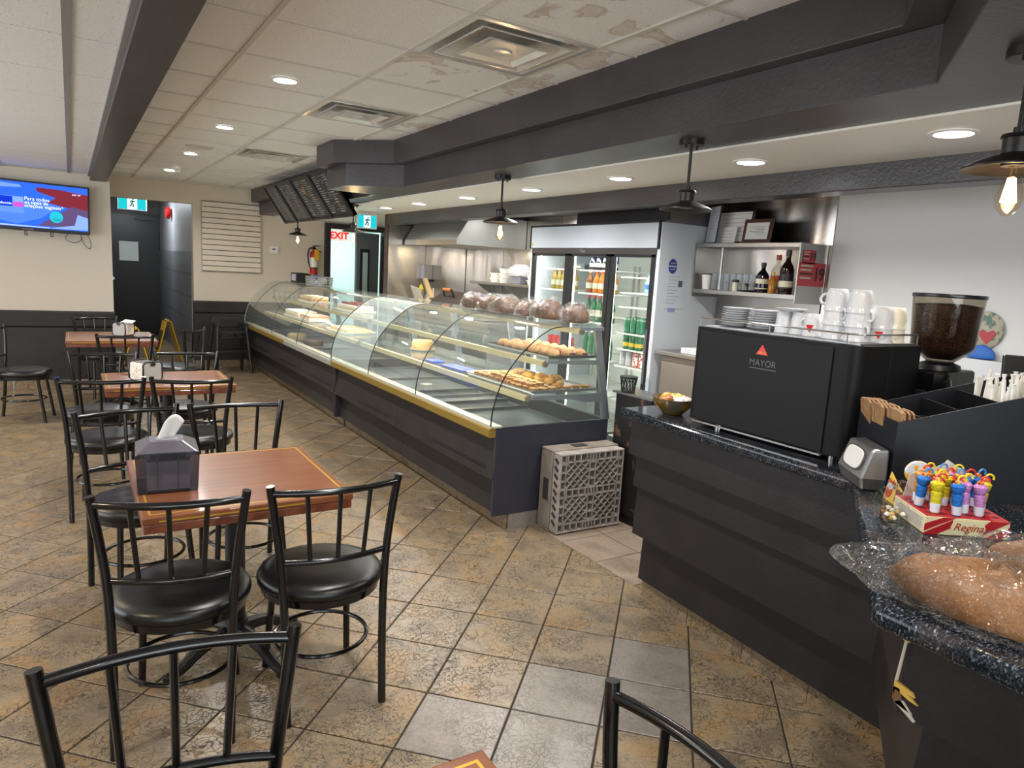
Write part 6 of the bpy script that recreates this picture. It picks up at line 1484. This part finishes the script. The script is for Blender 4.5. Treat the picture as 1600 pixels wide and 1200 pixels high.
t = thing('soap_dispenser', 'grey metal dispenser box on the stainless partition', 'dispenser', (3.86, 8.186, 1.55)); MB().box(-.125, .125, -.10, 0, -.09, .09).build('box', mat('box_steel', '#8d8b90', .35, .6), t, bev=.006); MB().box(-.003, .003, -.102, -.099, -.09, .09).build('seam', BLACK, t); MB().box(-.04, .04, -.07, -.03, -.12, -.09).build('nozzle', BLKPL, t)
t = thing('wire_kitchen_shelf', 'stainless shelf with stacked tubs beside the cooler', 'shelf', (4.19, 6.55, 0))
MB().box(-.19, .19, -.62, .80, 1.455, 1.485).build('shelf_plate', STEEL, t, bev=.003)
for y in (-.5, .1, .7): MB().prism([(-.15, 1.455), (.19, 1.455), (.19, 1.25), (.17, 1.25)], y-.01, y+.01, 'y').build('bracket', STEELD, t)
tub0 = None
for i, (y, h, r, n) in enumerate(((6.98, .05, .075, 2), (6.78, .05, .075, 3), (6.2, .05, .08, 2), (6.02, .11, .085, 1))):
    for k in range(n):
        tt = thing('food_tub', ['small white tub in the stack by the wall corner', 'white tub in the tallest stack', 'wide white bowl beside the bagged lids', 'tall white tub next to the cooler'][i], 'tub', (4.14, y, 1.486+k*(h+.004)), 0, ['corner tub stack', 'tall tub stack', 'bowl stack', 'single tub'][i])
        MB().lathe([(0, 0), (r*.8, 0), (r, h), (r*.96, h), (r*.78, .004), (0, .004)], 20).build('wall', WHITEPL, tt, smooth=40); MB().lathe([(r*.98, h-.006), (r*1.05, h-.006), (r*1.05, h), (r*.98, h)], 20).build('rim', WHITEPL, tt)
t = thing('lid_bag', 'crumpled clear bag of container lids on a grey tub', 'bag', (4.14, 6.46, 1.486)); MB().box(-.09, .09, -.12, .12, 0, .075).build('tub', mat('tub_grey', '#7d7f84', .4), t, bev=.008); mb = base0(lump(.12, .17, .085, 17, .12, 30, 18, .3)); mb.v = [(a, b, c+.076) for a, b, c in mb.v]; mb.build('bag', clear('lid_bag_film', (.9, .9, .92), 1.6, .12, (45, 1), .4, (.75, .76, .78)), t, smooth=40)
for k in range(5): MB().lathe([(0, 0), (.075, 0), (.075, .006), (0, .006)], 18, M=Matrix.Translation((0, -.08+.04*k, .14)) @ Matrix.Rotation(R(70), 4, 'X')).build('lid', PAPER, t)
tray('steel baking sheet stacked on the rear worktop near the cooler', (3.66, 6.3, 1.1005), .36, .5, mat('tray_steel'))
o = area('hood_lamp', (3.9, 7.1, 1.862), (0, 0, 0), .1, .5, 7, (1, .8, .5))
# worn black stand at the end of the case
t = thing('worn_bin_stand', 'worn black stand with steel top behind the crate', 'stand', (3.14, 3.30, 0), R(3))
MB().box(-.085, .085, -.12, .20, .06, .86).build('body', mat('worn_black', '#191517', .55, var=('#6a4a38', 11, .60, .68)), t, bev=.006)
MB().box(-.10, .10, -.14, .22, .86, .875).build('steel_top', STEEL, t); MB().box(-.07, .07, -.1, .18, 0, .06).build('foot_plinth', BLACK, t)
for s in (-1, 1): MB().tube([(0, -.125, .74), (s*.06, -.125, .46)], .007, 6).build('bracket', ALU, t)
t = thing('black_lattice_pot', 'small black lattice basket on the worn stand', 'basket', (3.06, 3.40, .8755))
mb = MB()
for k in range(14):
    a = 2*PI*k/14
    for s in (-1, 1): mb.tube([(.042*math.cos(a), .042*math.sin(a), .004), (.055*math.cos(a+s*.45), .055*math.sin(a+s*.45), .10)], .0035, 4)
mb.build('lattice', BLKPL, t); MB().lathe([(.05, .094), (.058, .094), (.058, .106), (.05, .106)], 20).build('rim', BLKPL, t); MB().lathe([(0, 0), (.044, 0), (.044, .006), (0, .006)], 20).build('base', BLKPL, t)
row(bottle('clear_water_bottle', 'clear plastic water bottle on the worn stand', 'stand bottle', .022, .12, clear('pet', (.86, .9, .93), 1.4, .05), WHITEPL), 3.17, 3.34, .1, 1, 1, .1, .875)
